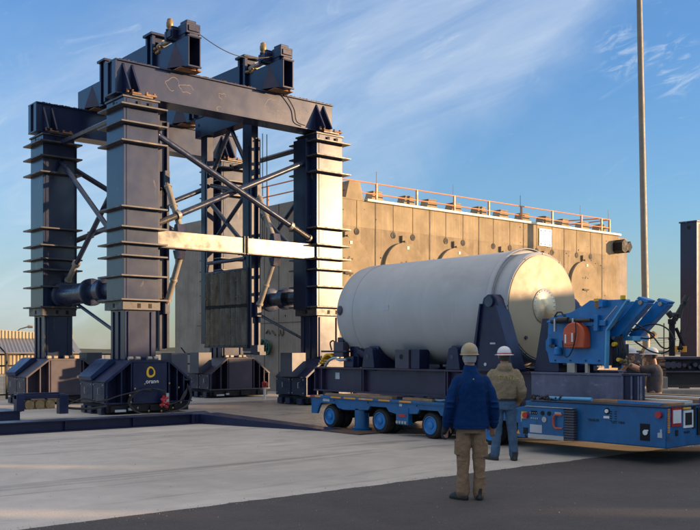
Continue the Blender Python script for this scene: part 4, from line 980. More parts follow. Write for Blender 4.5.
# projecting arms
for uu in (12.52, 13.14):
    b = MB(); dv = 0 if uu < 13 else .04
    q = [(8.62+dv, 1.90), (8.51+dv, 1.78), (7.90+dv, 2.36), (7.95+dv, 2.42), (8.12+dv, 2.43)]
    b.prism(q, 'x', uu, uu+.16); ar = b.build('arm', 'blue2', hu, .01)
    b = MB(); b.tube((uu-.03, 8.03+dv, 2.38), (uu+.19, 8.03+dv, 2.38), .035, seg=12); b.tube((uu-.02, 8.52+dv, 1.84), (uu+.18, 8.52+dv, 1.84), .025, seg=12); b.build('pin', 'pale', ar)
    b = MB(); b.prism([(8.10+dv, 2.44), (7.92+dv, 2.37), (7.88+dv, 2.41), (8.06+dv, 2.475)], 'x', uu-.015, uu+.175); b.build('end_cap', 'blue2', ar, .005)
b = MB(); b.box(12.68, 13.14, 8.28, 8.50, 1.80, 1.87); b.build('shelf', 'bluel', hu)
for k in range(3):
    e = k*.035; u_ = 12.82+k*.05; cv_, cz_ = 7.98+e*.5, 1.88
    pts = [(12.7, 8.45, 2.08-e)]
    for j in range(13):
        an = math.pi*(.78-1.66*j/12); pts.append((u_, cv_-.0+.20*-math.cos(an)*1.0 if False else cv_-.21*math.cos(an), cz_+(.19+e*.3)*math.sin(an)))
    if k == 0: pts = [(12.7, 8.45, 2.12), (u_, 8.3, 2.05), (u_, 8.12, 1.95), (u_, 7.98, 1.83), (u_, 7.86, 1.70), (u_, 7.74, 1.68), (u_, 7.68, 1.80)]
    if k == 1: pts = [(12.7, 8.42, 1.98), (u_, 8.32, 1.99), (u_, 8.12, 2.05), (u_, 7.92, 2.04), (u_, 7.76, 1.95), (u_, 7.68, 1.80), (u_, 7.74, 1.66), (u_, 7.9, 1.60), (u_, 8.1, 1.64), (u_, 8.35, 1.78)]
    if k == 2: pts = [(12.7, 8.44, 1.92), (u_, 8.3, 1.98), (u_, 8.12, 1.93), (u_, 8.05, 1.88), (u_, 8.16, 1.83), (u_, 8.4, 1.86)]
    loop(pts, .012, 'hose', 'rubber', hu)
for k in range(9):
    v = 8.45+random.uniform(-.1, .08); loop([(12.5, v, 1.4), (12.45, v-.08+random.uniform(-.05, .05), 1.6), (12.5, v-.05, 1.8), (12.6, v+.05, 1.95)], .014, 'hose', 'rubber', hu)
b = MB()
for k in range(16): b.ball((12.45+random.uniform(0, .2), 8.42+random.uniform(-.28, .05), 1.42+random.uniform(0, .12)), random.uniform(.02, .04), seg=7, rings=5)
b.build('fitting', 'brass', hu)
b = MB(); b.tube((12.4, 8.44, 1.74), (12.5, 8.44, 1.74), .035); b.tube((12.4, 8.36, 1.50), (12.5, 8.36, 1.50), .03); b.build('cap', 'yellow', hu)
b = MB(); b.box(12.3, 12.36, 9.1, 9.25, 1.286, 1.44); b.box(12.3, 12.36, 8.85, 8.9, 1.286, 1.44); b.build('foot', 'pale', hu)
b = MB(); b.path([(12.3, 9.5, 2.2), (12.3, 9.44, 2.27), (12.3, 9.36, 2.27), (12.3, 9.3, 2.2)], .014, 6); b.build('lifting_loop', 'rubber', hu)
b = MB(); b.box(12.28, 12.34, 8.62, 8.72, 2.42, 2.46); b.tube((12.3, 8.2, 2.43), (12.3, 8.2, 2.49), .04); b.build('knob', 'yellow', hu)

t = thing('marker_lamp', (17.6, 25.6, 0), 'small red and white lamp on the ground between the two right gantry legs', 'lamp')
b = MB(); b.tube((17.6, 25.6, 0), (17.6, 25.6, .4), .04, seg=10); b.build('post', 'white', t)
b = MB(); b.lathe([(0, .07), (.05, .10), (.16, .10), (.2, .05)], (17.6, 25.6, .4), (0, 0, 1), 16); b.build('lens', 'red', t)
# ------------------------------------------------------------------ people
def remeshed(mb, name, m, parent, voxel=.014, smooth=4, wrinkle=0, wscale=.12):
    o = mb.build(name, m, parent, local=True)
    r = o.modifiers.new('remesh', 'REMESH'); r.mode = 'VOXEL'; r.voxel_size = voxel; r.use_smooth_shade = True
    s = o.modifiers.new('smooth', 'SMOOTH'); s.factor = .6; s.iterations = smooth
    if wrinkle:
        tx = bpy.data.textures.new('folds', 'CLOUDS'); tx.noise_scale = wscale; tx.noise_depth = 2
        d = o.modifiers.new('folds', 'DISPLACE'); d.texture = tx; d.strength = wrinkle; d.mid_level = .5; d.texture_coords = 'LOCAL'
    dg = bpy.context.evaluated_depsgraph_get(); me = bpy.data.meshes.new_from_object(o.evaluated_get(dg)); o.modifiers.clear()
    o.data = me
    for p in me.polygons: p.use_smooth = True
    return o
def limb(mb, pts, rad, seg=14):
    P = [Vector(p) for p in pts]; out_ = []; rr = []
    for i in range(len(P)-1):
        for k in range(5):
            t = k/5; out_.append(P[i].lerp(P[i+1], t)); rr.append(rad[i]+(rad[i+1]-rad[i])*t)
    out_.append(P[-1]); rr.append(rad[-1]); mb.path(out_, rr, seg)
    for p, r_ in zip(P, rad): mb.ball(tuple(p), r_*.98, seg=12, rings=8)
def hand(mb, wrist, d, side, curl=.5, s=1.0):
    d = Vector(d).normalized(); side = Vector(side).normalized(); n = d.cross(side)
    w = Vector(wrist)
    for k in range(4):
        off = side*(.027-.018*k)*s; ln = (.070, .078, .072, .056)[k]*s
        a = w+off*.6; b_ = w+d*.085*s+off
        mb.path([a, a.lerp(b_, .5), b_], [.016*s, .015*s, .011*s], 8)
        c = b_+(d*(1-curl*.4)+n*curl*.5)*ln*.5; e = c+(d*(1-curl)+n*curl)*ln*.45
        mb.path([b_, c, e], [.0105*s, .0095*s, .0075*s], 8)
    t0 = w+side*.03*s+d*.02*s; t1 = t0+side*.028*s+d*.032*s+n*.01*s; t2 = t1+d*.034*s+side*.006*s+n*.012*s
    mb.path([t0, t1, t2], [.014*s, .012*s, .009*s], 8)
def hardhat(p, m, parent, z, brim=True, band=None, y=0, x=0):
    return _hat(m, parent, z, brim, band, y, x)
def _hat(m, parent, z, brim, band, y, x):
    b = MB(); b.lathe([(-.02, .118), (0, .122), (.03, .122), (.07, .110), (.105, .083), (.125, .045), (.132, .01)], (0, 0, 0), (0, 0, 1), 32)
    for k in range(-1, 2): b.path([(k*.028, -.112+abs(k)*.006, .03), (k*.028, -.098, .070), (k*.028, -.06, .110), (k*.026, 0, .127-abs(k)*.005), (k*.026, .06, .108), (k*.028, .098, .07)], .006, 6)
    for v in b.b.verts: v.co = Vector((v.co.x*.88+x, v.co.y*1.05+y, v.co.z*.95+z))
    o = b.build('hard_hat', m, parent, local=True)
    b = MB(); seg = 40
    prof = [(.112, .006), (.160 if brim else .13, -.006), (.163 if brim else .133, -.010), (.112, -.004)]
    rows = []
    for r_, dz in prof:
        row = []
        for k in range(seg):
            a = 2*math.pi*k/seg; rr = r_ + ((.035*max(0, math.sin(a))**2) if r_ > .12 else 0)
            row.append(b.b.verts.new((rr*math.cos(a)*.90+x, rr*math.sin(a)*1.04+y, z+dz)))
        rows.append(row)
    for i in range(4):
        p_, q_ = rows[i], rows[(i+1) % 4]
        for k in range(seg): b.b.faces.new((p_[k], p_[(k+1) % seg], q_[(k+1) % seg], q_[k]))
    b.build('brim', m, o, local=True)
    if band:
        b = MB(); b.lathe([(.008, .1235), (.022, .1235)], (0, 0, 0), (0, 0, 1), 32)
        for v in b.b.verts: v.co = Vector((v.co.x*.885+x, v.co.y*1.055+y, v.co.z+z))
        b.build('band', band, o, local=True)
    return o
def head(mb, c, s=1.0, turn=0):
    x, y, z = c
    rot = Matrix.Rotation(turn, 4, 'Z')
    hb = MB()
    hb.ball((0, 0, .01), .078, .096, .112, 20, 14); hb.ball((0, .03, -.055), .058, .066, .062, 16, 10)
    hb.ball((0, .104, -.012), .014, .022, .020, 10, 8); hb.ball((0, .086, .028), .045, .018, .012, 10, 8)
    hb.ball((0, .088, -.058), .026, .012, .008, 10, 8)
    for sx in (-1, 1):
        hb.ball((sx*.080, -.008, -.008), .012, .022, .034, 10, 8); hb.ball((sx*.04, .065, -.02), .026, .026, .024, 10, 8)
    for v in hb.b.verts: v.co = rot @ (v.co*s)+Vector(c)
    tmp = bpy.data.meshes.new('t'); hb.b.to_mesh(tmp); mb.b.from_mesh(tmp); hb.b.free(); bpy.data.meshes.remove(tmp)
def eyes(c, parent, turn=0, s=1.0):
    b = MB()
    for sx in (-1, 1): b.ball((sx*.03, .083, .008), .011, .009, .006, 8, 6)
    rot = Matrix.Rotation(turn, 4, 'Z')
    for v in b.b.verts: v.co = rot @ (v.co*s)+Vector(c)
    b.build('eyes', 'hairb', parent, local=True)

def shoe(mb, x, y, rot, s=1.0):
    t = MB()
    t.loft([(0, .05, 0, .048, .145), (0, .05, .012, .052, .150), (0, .045, .03, .052, .148), (0, .04, .055, .048, .125), (0, .0, .085, .046, .085), (0, -.03, .13, .045, .055)], seg=20)
    for v in t.b.verts: v.co = Matrix.Rotation(rot, 4, 'Z') @ (v.co*s) + Vector((x, y, 0))
    tmp = bpy.data.meshes.new('t'); t.b.to_mesh(tmp); mb.b.from_mesh(tmp); t.b.free(); bpy.data.meshes.remove(tmp)

CAMR = R(50.2-90)
# --- man in the blue jacket, seen from behind
p1 = thing('person', (7.52, 6.94, .008), 'person seen from behind in blue fleece jacket, khaki cargo trousers and tan hard hat', 'person', rz=CAMR)
b = MB(); head(b, (-.02, .02, 1.585), 1.0, .1)
limb(b, [(-.02, .0, 1.52), (-.01, .0, 1.42)], [.060, .060])
limb(b, [(-.16, .0, 1.29), (-.235, -.03, 1.15), (-.275, -.04, 1.05), (-.305, .04, .83)], [.04, .04, .038, .032]); limb(b, [(.16, .0, 1.29), (.235, -.03, 1.15), (.275, -.04, 1.05), (.285, .05, .84)], [.04, .04, .038, .032])
limb(b, [(0, 0, 1.42), (0, 0, 1.25), (0, 0, .95)], [.05, .10, .11]); limb(b, [(-.1, 0, .9), (-.11, 0, .12)], [.07, .05]); limb(b, [(.08, 0, .9), (.11, 0, .12)], [.07, .05])
hand(b, (.275, .05, .83), (0, .1, -1), (-1, .3, 0), .35); hand(b, (-.305, .04, .82), (-.1, .15, -1), (1, .3, 0), .35)
remeshed(b, 'body', 'skin', p1, .007, 2)
b = MB(); b.loft([(-.005, .01, .80, .225, .155), (-.005, .01, .83, .232, .160), (-.005, .01, .95, .225, .152), (0, .0, 1.10, .212, .150), (0, -.01, 1.22, .205, .150), (0, -.015, 1.30, .188, .138), (0, -.015, 1.36, .150, .115), (-.01, -.01, 1.42, .100, .092), (-.015, .0, 1.47, .080, .085), (-.015, .0, 1.50, .076, .082)], seg=28)
limb(b, [(-.165, -.01, 1.315), (-.235, -.03, 1.19), (-.278, -.045, 1.06), (-.302, .0, .92), (-.305, .03, .83)], [.072, .070, .066, .060, .054])
limb(b, [(.165, -.01, 1.315), (.235, -.03, 1.19), (.275, -.045, 1.06), (.295, .0, .92), (.290, .03, .84)], [.072, .070, .066, .060, .054])
for sx in (-1, 1):
    for z_, y_, r_ in ((1.09, -.06, .071), (1.03, -.055, .069), (.90, -.0, .064), (.86, .01, .061)): b.ball((sx*(.272+(1.09-z_)*.12), y_, z_), r_*.98, r_*.98, .011, 12, 6)
jk = remeshed(b, 'jacket', 'bluejk', p1, .010, 3, .020, .10)
b = MB(); b.loft([(-.01, .01, .79, .222, .157), (-.01, .01, .805, .225, .160), (-.01, .01, .815, .222, .157)], seg=28, cap=False); b.path([(-.005, -.165, .83), (0, -.163, 1.1), (0, -.168, 1.3), (0, -.13, 1.40)], .0025, 5); b.build('hem', 'bluejk', jk, local=True)
b = MB()
for sx in (-1, 1): b.path([(sx*.10, -.150, 1.375), (sx*.155, -.120, 1.30), (sx*.185, -.095, 1.20), (sx*.19, -.10, 1.08)], .003, 5)
b.build('sleeve_seam', 'glove', jk, local=True)
b = MB(); b.ball((.005, -.168, 1.345), .010, .006, .010, 8, 6); b.build('logo_patch', 'hattan', jk, local=True)
b = MB(); b.loft([(0, .01, .93, .165, .125), (0, .01, .80, .178, .135), (0, .01, .74, .172, .13)], seg=24)
limb(b, [(-.088, .01, .82), (-.095, -.005, .62), (-.10, .0, .45), (-.105, -.01, .25), (-.108, -.01, .085)], [.094, .094, .080, .076, .088])
for zz_, sx in ((.14, -1), (.19, -1), (.25, 1), (.13, 1), (.18, 1), (.44, -1), (.48, 1)): b.ball((sx*.105, -.01, zz_), .080, .080, .012, 14, 6)
limb(b, [(.088, .01, .82), (.095, -.005, .62), (.098, .0, .45), (.100, -.01, .25), (.10, -.01, .075)], [.092, .090, .080, .074, .082])
b.box(-.205, -.16, -.07, .07, .50, .66); b.box(.155, .20, -.07, .07, .48, .64)
tr_ = remeshed(b, 'trousers', 'khaki', p1, .010, 3, .024, .085)
b = MB()
b.box(-.15, -.03, -.118, -.108, .68, .80)
b.b.free(); b = MB(); b.path([(-.205, -.05, .66), (-.209, .0, .665), (-.205, .06, .66)], .006, 6); b.build('pocket_flap', 'khaki', tr_, local=True)
b = MB(); shoe(b, -.12, -.01, .75); shoe(b, .10, -.01, -.1); sh = b.build('shoes', 'boot', p1, local=True)
b = MB(); hand(b, (-.312, .045, .835), (-.15, .1, -1), (1, .4, 0), .4, 1.25); limb(b, [(-.312, .03, .85), (-.312, .04, .80)], [.042, .044]); b.ball((-.33, .06, .76), .035, .05, .045, 10, 8)
remeshed(b, 'glove', 'glove', p1, .007, 1)
b = MB(); b.loft([(-.02, .005, 1.53, .074, .086), (-.02, .005, 1.58, .083, .098), (-.02, .01, 1.62, .082, .10)], seg=24); b.build('hair', 'hair', p1, local=True)
hardhat(None, 'hattan', p1, 1.625, False, None, .015, -.02)

p1.scale = (.88, .92, .985)
# --- man in the olive hoodie and jeans
p2 = thing('person', (10.62, 9.13, 0), 'person seen from behind in olive hoodie, blue jeans and white hard hat with red band', 'person', rz=CAMR-.12)
b = MB(); head(b, (.0, .04, 1.56), 1.0, -.35)
limb(b, [(.0, .02, 1.50), (.0, .01, 1.40)], [.060, .060])
limb(b, [(-.16, .01, 1.26), (-.225, .0, 1.15), (-.245, .05, 1.06), (-.13, .22, .98)], [.04, .04, .038, .032]); limb(b, [(.16, .01, 1.26), (.225, -.04, 1.15), (.255, -.05, 1.06), (.25, .02, .95), (.22, .10, .90)], [.04, .04, .038, .036, .032])
limb(b, [(0, 0, 1.40), (0, 0, 1.25), (0, 0, .95)], [.05, .10, .10]); limb(b, [(-.09, 0, .88), (-.10, 0, .62), (-.11, 0, .45), (-.14, 0, .12)], [.055, .05, .045, .04]); limb(b, [(.08, 0, .88), (.105, 0, .62), (.115, 0, .45), (.14, 0, .12)], [.055, .05, .045, .04])
hand(b, (.22, .11, .90), (-.2, .6, -1), (-1, .1, 0), .5); hand(b, (-.12, .23, .98), (.5, .6, -.2), (0, .3, 1), .6)
remeshed(b, 'body', 'skin', p2, .007, 2)
b = MB(); b.loft([(0, .01, .90, .170, .130), (0, .01, .93, .178, .138), (0, .0, 1.02, .195, .148), (0, -.01, 1.16, .205, .152), (0, -.015, 1.27, .208, .146), (0, -.01, 1.345, .165, .118), (0, .0, 1.40, .10, .095), (0, .01, 1.44, .085, .09)], seg=28)
limb(b, [(-.165, .0, 1.29), (-.225, .0, 1.17), (-.245, .05, 1.06), (-.20, .16, 1.0), (-.14, .21, .985)], [.080, .076, .072, .058, .048])
limb(b, [(.165, .0, 1.29), (.225, -.04, 1.17), (.255, -.055, 1.05), (.25, .02, .95), (.225, .08, .90)], [.080, .076, .072, .062, .05])
b.loft([(0, -.06, 1.30, .085, .07), (0, -.075, 1.36, .118, .075), (0, -.06, 1.42, .11, .07), (0, -.03, 1.455, .09, .06)], seg=20)
hd = remeshed(b, 'hoodie', 'hood', p2, .010, 3, .030, .085)
b = MB(); b.loft([(0, .01, .895, .18, .138), (0, .01, .925, .182, .140)], seg=24, cap=False); b.build('waistband', 'boot', hd, local=True)
b = MB(); b.loft([(0, .01, .95, .155, .12), (0, .01, .85, .170, .13), (0, .01, .76, .165, .125)], seg=24)
limb(b, [(-.085, .01, .84), (-.10, -.005, .62), (-.11, .0, .45), (-.125, -.01, .25), (-.14, -.01, .08)], [.088, .084, .074, .066, .070])
limb(b, [(.085, .01, .84), (.10, -.005, .62), (.115, .0, .45), (.13, -.01, .25), (.14, -.01, .075)], [.088, .084, .074, .066, .070])
remeshed(b, 'jeans', 'denim', p2, .010, 3, .022, .08)
b = MB(); shoe(b, -.16, .0, .7); shoe(b, .145, -.01, .05); b.build('shoes', 'boot', p2, local=True)
b = MB(); b.loft([(0, .02, 1.49, .070, .080), (0, .025, 1.55, .082, .098), (0, .03, 1.59, .081, .10)], seg=24); b.build('hair', 'hairb', p2, local=True)
hardhat(None, 'hatwh', p2, 1.585, True, 'red', .035, 0)
# printed word draped over the back of the hoodie
bvh = BVHTree.FromPolygons([v.co[:] for v in hd.data.vertices], [p.vertices[:] for p in hd.data.polygons])
tm = textmesh('STRYKER', .075, 'back_print', 'yellowtext', hd, Matrix.Identity(4), 0, local=True)
tmb = bmesh.new(); tmb.from_mesh(tm.data); bmesh.ops.triangulate(tmb, faces=tmb.faces); bmesh.ops.subdivide_edges(tmb, edges=tmb.edges, cuts=1)
for v in tmb.verts:
    x, z = v.co.x+.05, 1.235+v.co.y-.12*(v.co.x)
    hit = bvh.ray_cast(Vector((x, -1, z)), Vector((0, 1, 0)))
    y = hit[0].y if hit[0] else -.15
    v.co = Vector((x, y-.006, z))
tmb.to_mesh(tm.data); tmb.free()

# --- two men working behind the skid
p3 = thing('person', (15.13, 9.40, 0), 'person in grey T-shirt and white hard hat reaching towards the blue unit', 'person', rz=R(185))
# local +Y points roughly away from +v: turned so the arms reach along +v
p3.rotation_euler = (0, 0, R(18)); p3.location = (15.0, 9.34, 0)
b = MB(); head(b, (0, .06, 1.545), 1.0, .2)
limb(b, [(0, .03, 1.48), (0, .0, 1.36)], [.06, .055]); limb(b, [(0, 0, 1.30), (0, 0, .95)], [.09, .10])
limb(b, [(-.16, .02, 1.30), (-.20, .22, 1.29), (-.12, .50, 1.40)], [.045, .045, .033]); limb(b, [(.16, .02, 1.30), (.22, .20, 1.25), (.13, .46, 1.38)], [.045, .045, .033])
hand(b, (-.12, .50, 1.40), (0, 1, .1), (1, 0, 0), .5); hand(b, (.13, .46, 1.38), (-.2, 1, .1), (-1, 0, 0), .5)
limb(b, [(-.09, 0, .9), (-.10, 0, .1)], [.09, .05]); limb(b, [(.09, 0, .9), (.10, 0, .1)], [.09, .05]); remeshed(b, 'body', 'skin', p3, .009, 2); eyes((0, .06, 1.545), p3, .2)
b = MB(); b.loft([(0, .0, .88, .17, .13), (0, .0, 1.0, .175, .135), (0, -.01, 1.2, .19, .135), (0, -.005, 1.29, .185, .12), (0, 0, 1.36, .12, .09), (0, .01, 1.39, .08, .08)], seg=24)
limb(b, [(-.16, .0, 1.30), (-.19, .16, 1.30)], [.085, .072]); limb(b, [(.16, .0, 1.30), (.205, .15, 1.27)], [.085, .072]); remeshed(b, 't_shirt', 'tee', p3, .012, 3, .02, .1)
b = MB(); b.loft([(0, 0, .93, .155, .12), (0, 0, .78, .165, .125)], seg=20); limb(b, [(-.085, 0, .82), (-.10, 0, .45), (-.105, 0, .08)], [.088, .075, .07]); limb(b, [(.085, 0, .82), (.10, 0, .45), (.105, 0, .08)], [.088, .075, .07]); remeshed(b, 'trousers', 'pants', p3, .012, 3, .02, .09)
b = MB(); shoe(b, -.105, 0, 0); shoe(b, .105, 0, 0); b.build('shoes', 'boot', p3, local=True)
hardhat(None, 'hatwh', p3, 1.58, True, None, .055, 0)
b = MB(); b.loft([(0, .03, 1.50, .068, .075), (0, .04, 1.57, .08, .098)], seg=20); b.build('hair', 'hairb', p3, local=True)

p4 = thing('person', (16.05, 10.55, 0), 'person in dark shirt and pale hard hat half hidden behind the grey-shirted man', 'person', rz=R(150))
b = MB(); head(b, (0, .05, 1.56), 1.0, 0); limb(b, [(0, .02, 1.49), (0, 0, 1.38)], [.06, .055]); limb(b, [(0, 0, 1.30), (0, 0, .95)], [.09, .10])
limb(b, [(-.18, .02, 1.32), (-.26, .14, 1.2), (-.18, .36, 1.42)], [.055, .045, .033]); limb(b, [(.18, .02, 1.32), (.26, .14, 1.2), (.18, .36, 1.42)], [.055, .045, .033])
hand(b, (-.18, .36, 1.42), (.2, .8, .4), (1, 0, 0), .6); hand(b, (.18, .36, 1.42), (-.2, .8, .4), (-1, 0, 0), .6)
limb(b, [(-.09, 0, .9), (-.10, 0, .1)], [.09, .05]); limb(b, [(.09, 0, .9), (.10, 0, .1)], [.09, .05]); remeshed(b, 'body', 'skin', p4, .009, 2); eyes((0, .05, 1.56), p4, 0)
b = MB(); b.loft([(0, .0, .88, .17, .13), (0, -.01, 1.2, .19, .135), (0, -.005, 1.30, .185, .12), (0, 0, 1.37, .12, .09), (0, .01, 1.40, .08, .08)], seg=24)
limb(b, [(-.17, .0, 1.31), (-.23, .10, 1.24)], [.078, .066]); limb(b, [(.17, .0, 1.31), (.23, .10, 1.24)], [.078, .066]); remeshed(b, 't_shirt', 'teedark', p4, .012, 3, .02, .1)
b = MB(); b.loft([(0, 0, .93, .155, .12), (0, 0, .78, .165, .125)], seg=20); limb(b, [(-.085, 0, .82), (-.10, 0, .45), (-.105, 0, .08)], [.088, .075, .07]); limb(b, [(.085, 0, .82), (.10, 0, .45), (.105, 0, .08)], [.088, .075, .07]); remeshed(b, 'trousers', 'denim', p4, .012, 3, .02, .09)
b = MB(); shoe(b, -.105, 0, 0); shoe(b, .105, 0, 0); b.build('shoes', 'boot', p4, local=True)
hardhat(None, 'hatwh', p4, 1.60, True, None, .04, 0)

# ------------------------------------------------------------------ light pole and background
def P(px, y, d):      # helper for far placements: camera ray at a given depth, used only to find plan positions
    a = R(50.2); f = 921.; F = (math.cos(a), math.sin(a)); Rr = (math.sin(a), -math.cos(a)); k = (px-350)/f
    return ((F[0]+Rr[0]*k)*d, (F[1]+Rr[1]*k)*d, 1.65+(350-y)/f*d)
pl = thing('lamp_pole', (37.3, 23.6, 0), 'tall thin galvanised mast rising out of frame right of the concrete block', 'pole')
b = MB(); b.lathe([(0, .17), (8, .15), (26, .10)], (37.3, 23.6, 0), (-.0154, .0128, 1), 20); b.build('shaft', 'galv', pl)
b = MB(); b.tube((37.3, 23.6, 0), (37.3, 23.6, .06), .32, seg=24); b.build('base_flange', 'galv', pl)
b = MB(); b.box(36.3, 37.5, 23.9, 24.1, 25.5, 26); b.build('lamp_head', 'galv', pl)

tw = thing('support_column', (50.6, 28.9, 0), 'separate dark gantry column standing at the right edge', 'column')
b = MB(); b.box(50.3, 51.3, 28.55, 29.6, 0, 9.2); b.build('shaft', 'navy', tw, .02)
b = MB(); b.box(50.24, 51.36, 28.49, 29.66, 9.2, 9.28); b.build('cap', 'navycol', tw)
b = MB()
for z in (8.9,): b.tube((50.29, 29.05, z), (50.31, 29.05, z), .12, seg=16); b.tube((50.8, 28.54, z), (50.8, 28.56, z), .12, seg=16)
b.build('hole', 'black', tw)
b = MB(); b.box(50.6, 51.3, 28.52, 28.548, .2, 9.1); b.build('face_plate', 'grime', tw)
b = MB(); b.box(49.6, 52.2, 27.8, 30.4, 0, 1.2); b.build('base', 'base', tw)
# dark roller platform, its little crane
eq = thing('roller_platform', (24, 13, 0), 'dark two-tier steel platform behind the working men at right', 'platform')
def slabbox(b, px0, px1, d, z0, z1, w):
    x0, y0, _ = P(px0, 350, d); x1, y1, _ = P(px1, 350, d); n = Vector((math.cos(R(50.2)), math.sin(R(50.2)), 0))*w
    b.hull([(x0, y0, z0), (x1, y1, z0), (x1+n.x, y1+n.y, z0), (x0+n.x, y0+n.y, z0), (x0, y0, z1), (x1, y1, z1), (x1+n.x, y1+n.y, z1), (x0+n.x, y0+n.y, z1)],
           [(3, 2, 1, 0), (4, 5, 6, 7), (0, 1, 5, 4), (1, 2, 6, 5), (2, 3, 7, 6), (3, 0, 4, 7)])
b = MB(); slabbox(b, 664, 790, 25, 1.40, 1.46, 2); slabbox(b, 658, 800, 25, 1.04, 1.09, 2.2); b.build('deck', 'skid2', eq)
b = MB(); slabbox(b, 666, 790, 25.2, 1.10, 1.39, 1.7); slabbox(b, 666, 800, 25.2, .62, 1.03, 1.8); b.build('frame', 'rubblk', eq)
b = MB()
for k in range(14):
    x, y, _ = P(668+k*5.5, 350, 25.0); r_ = random.uniform(.04, .10); z_ = 1.12+r_+random.uniform(0, .08); b.tube((x, y, z_), (x+.3, y+.36, z_), r_, seg=12)
b.build('roller', 'skid2', eq)
b = MB()
for k in range(6): slabbox(b, 662+k*22, 668+k*22, 25.1, 0, .62, .4)
b.build('leg', 'rubblk', eq)
cr = thing('small_crane', (22.9, 13.5, 1.46), 'small black knuckle crane standing on the roller platform', 'crane')
def pp(px, y, d=25): return Vector(P(px, y, d))
b = MB(); b.tube(pp(672, 356), pp(672, 324), .085, seg=12); b.tube(pp(672, 324), pp(672, 319), .11, seg=12); b.tube(pp(672, 340), pp(672, 338), .10, seg=12); b.build('post', 'black', cr)
b = MB(); b.tube(pp(675, 326), pp(683, 346), .08); b.box(0, 0.001, 0, 0.001, 0, .001); b.b.free(); b = MB(); b.tube(pp(676, 328), pp(684, 346), .045); b.tube(pp(674, 348), pp(684, 348), .06, seg=10); b.tube(pp(679, 352), pp(681, 330), .02); b.build('strut', 'black', cr)
b = MB(); b.tube(pp(668, 315), pp(679, 314), .055); b.tube(pp(673, 320), pp(685, 300), .045); b.tube(pp(676, 321), pp(687, 301), .03); b.tube(pp(668, 312), pp(672, 317), .08); b.tube(pp(684, 302), pp(687, 296), .07); b.tube(pp(679, 318), pp(682, 305), .06)
for k in range(5): b.tube(pp(674+k*2.4, 319-k*4), pp(677.5+k*2.2, 318-k*4), .02, seg=6)
b.path([tuple(pp(685, 298)), tuple(pp(690, 304)), tuple(pp(688, 322)), tuple(pp(684, 340))], .015, 6); b.build('boom', 'rubblk', cr)
b = MB(); b.tube(pp(675, 346), pp(675, 352), .07); b.tube(pp(684, 346), pp(684, 352), .07); b.build('lamp', 'amber', cr)
# concrete blocks along the right
k = 0
for (px0, px1, d, z0, z1, w, lab) in ((652, 668, 24, .70, .95, .5, 'short grey concrete block under the left end of the roller platform'), (652, 790, 22.5, .55, .68, .8, 'long flat concrete plank below the roller platform'), (650, 672, 20.5, .30, .62, .5, 'pale concrete block behind the grey-shirted man'),
                                  (676, 690, 20.5, .30, .62, .5, 'pale concrete block in the middle of the right-hand row'), (694, 740, 20.5, .30, .62, .5, 'pale concrete block at the right edge of the row')):
    b = MB(); slabbox(b, px0, px1, d, 0, z1, w); tag(b.build('concrete_block', 'concs', None, .02), lab, 'concrete block', 'concrete blocks at the right')

# fence at the back left
fn = thing('fence', (12, 31, 0), 'black steel fence with barbed wire arms behind the gantry', 'fence')
b = MB()
for z in (1.50, 1.12, .15): b.tube((-6, 31.2, z), (21, 31.2, z), .03, seg=6)
b.build('rail', 'fence', fn)
for k in range(12):
    u = -5+k*2.28
    b = MB(); b.box(u-.035, u+.035, 31.17, 31.23, 0, 1.55); b.tube((u, 31.2, 1.5), (u-.22, 31.2, 1.75), .025, seg=6); b.build('post', 'fence', fn)
b = MB()
for k in range(120): b.tube((-6+k*.225, 31.2, .15), (-6+k*.225, 31.2, 1.5), .008, seg=4)
b.build('picket', 'fence', fn)
# shed far left
sh_ = thing('ribbed_shed', (26, 62, 0), 'beige ribbed metal shed with grey roof at far left', 'shed')
def shed(d0, px0, px1):
    return
O = Vector(P(-70, 350, 62)); E = Vector(P(79, 350, 66)); ax = (E-O); ax.z = 0; ln = ax.length; ax.normalize(); nn = Vector((-ax.y, ax.x, 0))
def sbox(b, t0, t1, n0, n1, z0, z1, z1b=None):
    z1b = z1b or z1; q = lambda t, n, z: tuple(Vector((O.x, O.y, 0))+ax*t+nn*n+Vector((0, 0, z)))
    b.hull([q(t0, n0, z0), q(t1, n0, z0), q(t1, n1, z0), q(t0, n1, z0), q(t0, n0, z1), q(t1, n0, z1b), q(t1, n1, z1b), q(t0, n1, z1)],
           [(3, 2, 1, 0), (4, 5, 6, 7), (0, 1, 5, 4), (1, 2, 6, 5), (2, 3, 7, 6), (3, 0, 4, 7)])
b = MB(); sbox(b, 0, ln, 0, 8, 0, 1.45); n = int(ln/.24)
for k in range(n): sbox(b, k*.24, k*.24+.05, -.05, 0, 0, 1.40)
b.build('wall', 'beige', sh_)
b = MB(); q = lambda t, n, z: tuple(Vector((O.x, O.y, 0))+ax*t+nn*n+Vector((0, 0, z)))
b.hull([q(-.3, -.4, 1.40), q(ln+.1, -.4, 1.40), q(ln+.1, 4, 2.40), q(-.3, 4, 2.40), q(-.3, -.4, 1.50), q(ln+.1, -.4, 1.50), q(ln+.1, 4, 2.50), q(-.3, 4, 2.50)], [(3, 2, 1, 0), (4, 5, 6, 7), (0, 1, 5, 4), (1, 2, 6, 5), (2, 3, 7, 6), (3, 0, 4, 7)])
for k in range(n):
    t = k*.24; b.hull([q(t, -.42, 1.50), q(t+.08, -.42, 1.50), q(t+.08, 4, 2.50), q(t, 4, 2.50), q(t, -.42, 1.53), q(t+.08, -.42, 1.53), q(t+.08, 4, 2.53), q(t, 4, 2.53)], [(3, 2, 1, 0), (4, 5, 6, 7), (0, 1, 5, 4), (1, 2, 6, 5), (2, 3, 7, 6), (3, 0, 4, 7)])
b.build('roof', 'roofm', sh_)
b = MB(); sbox(b, -.5, ln+.1, 4, 10, 0, 3.45, 2.82)
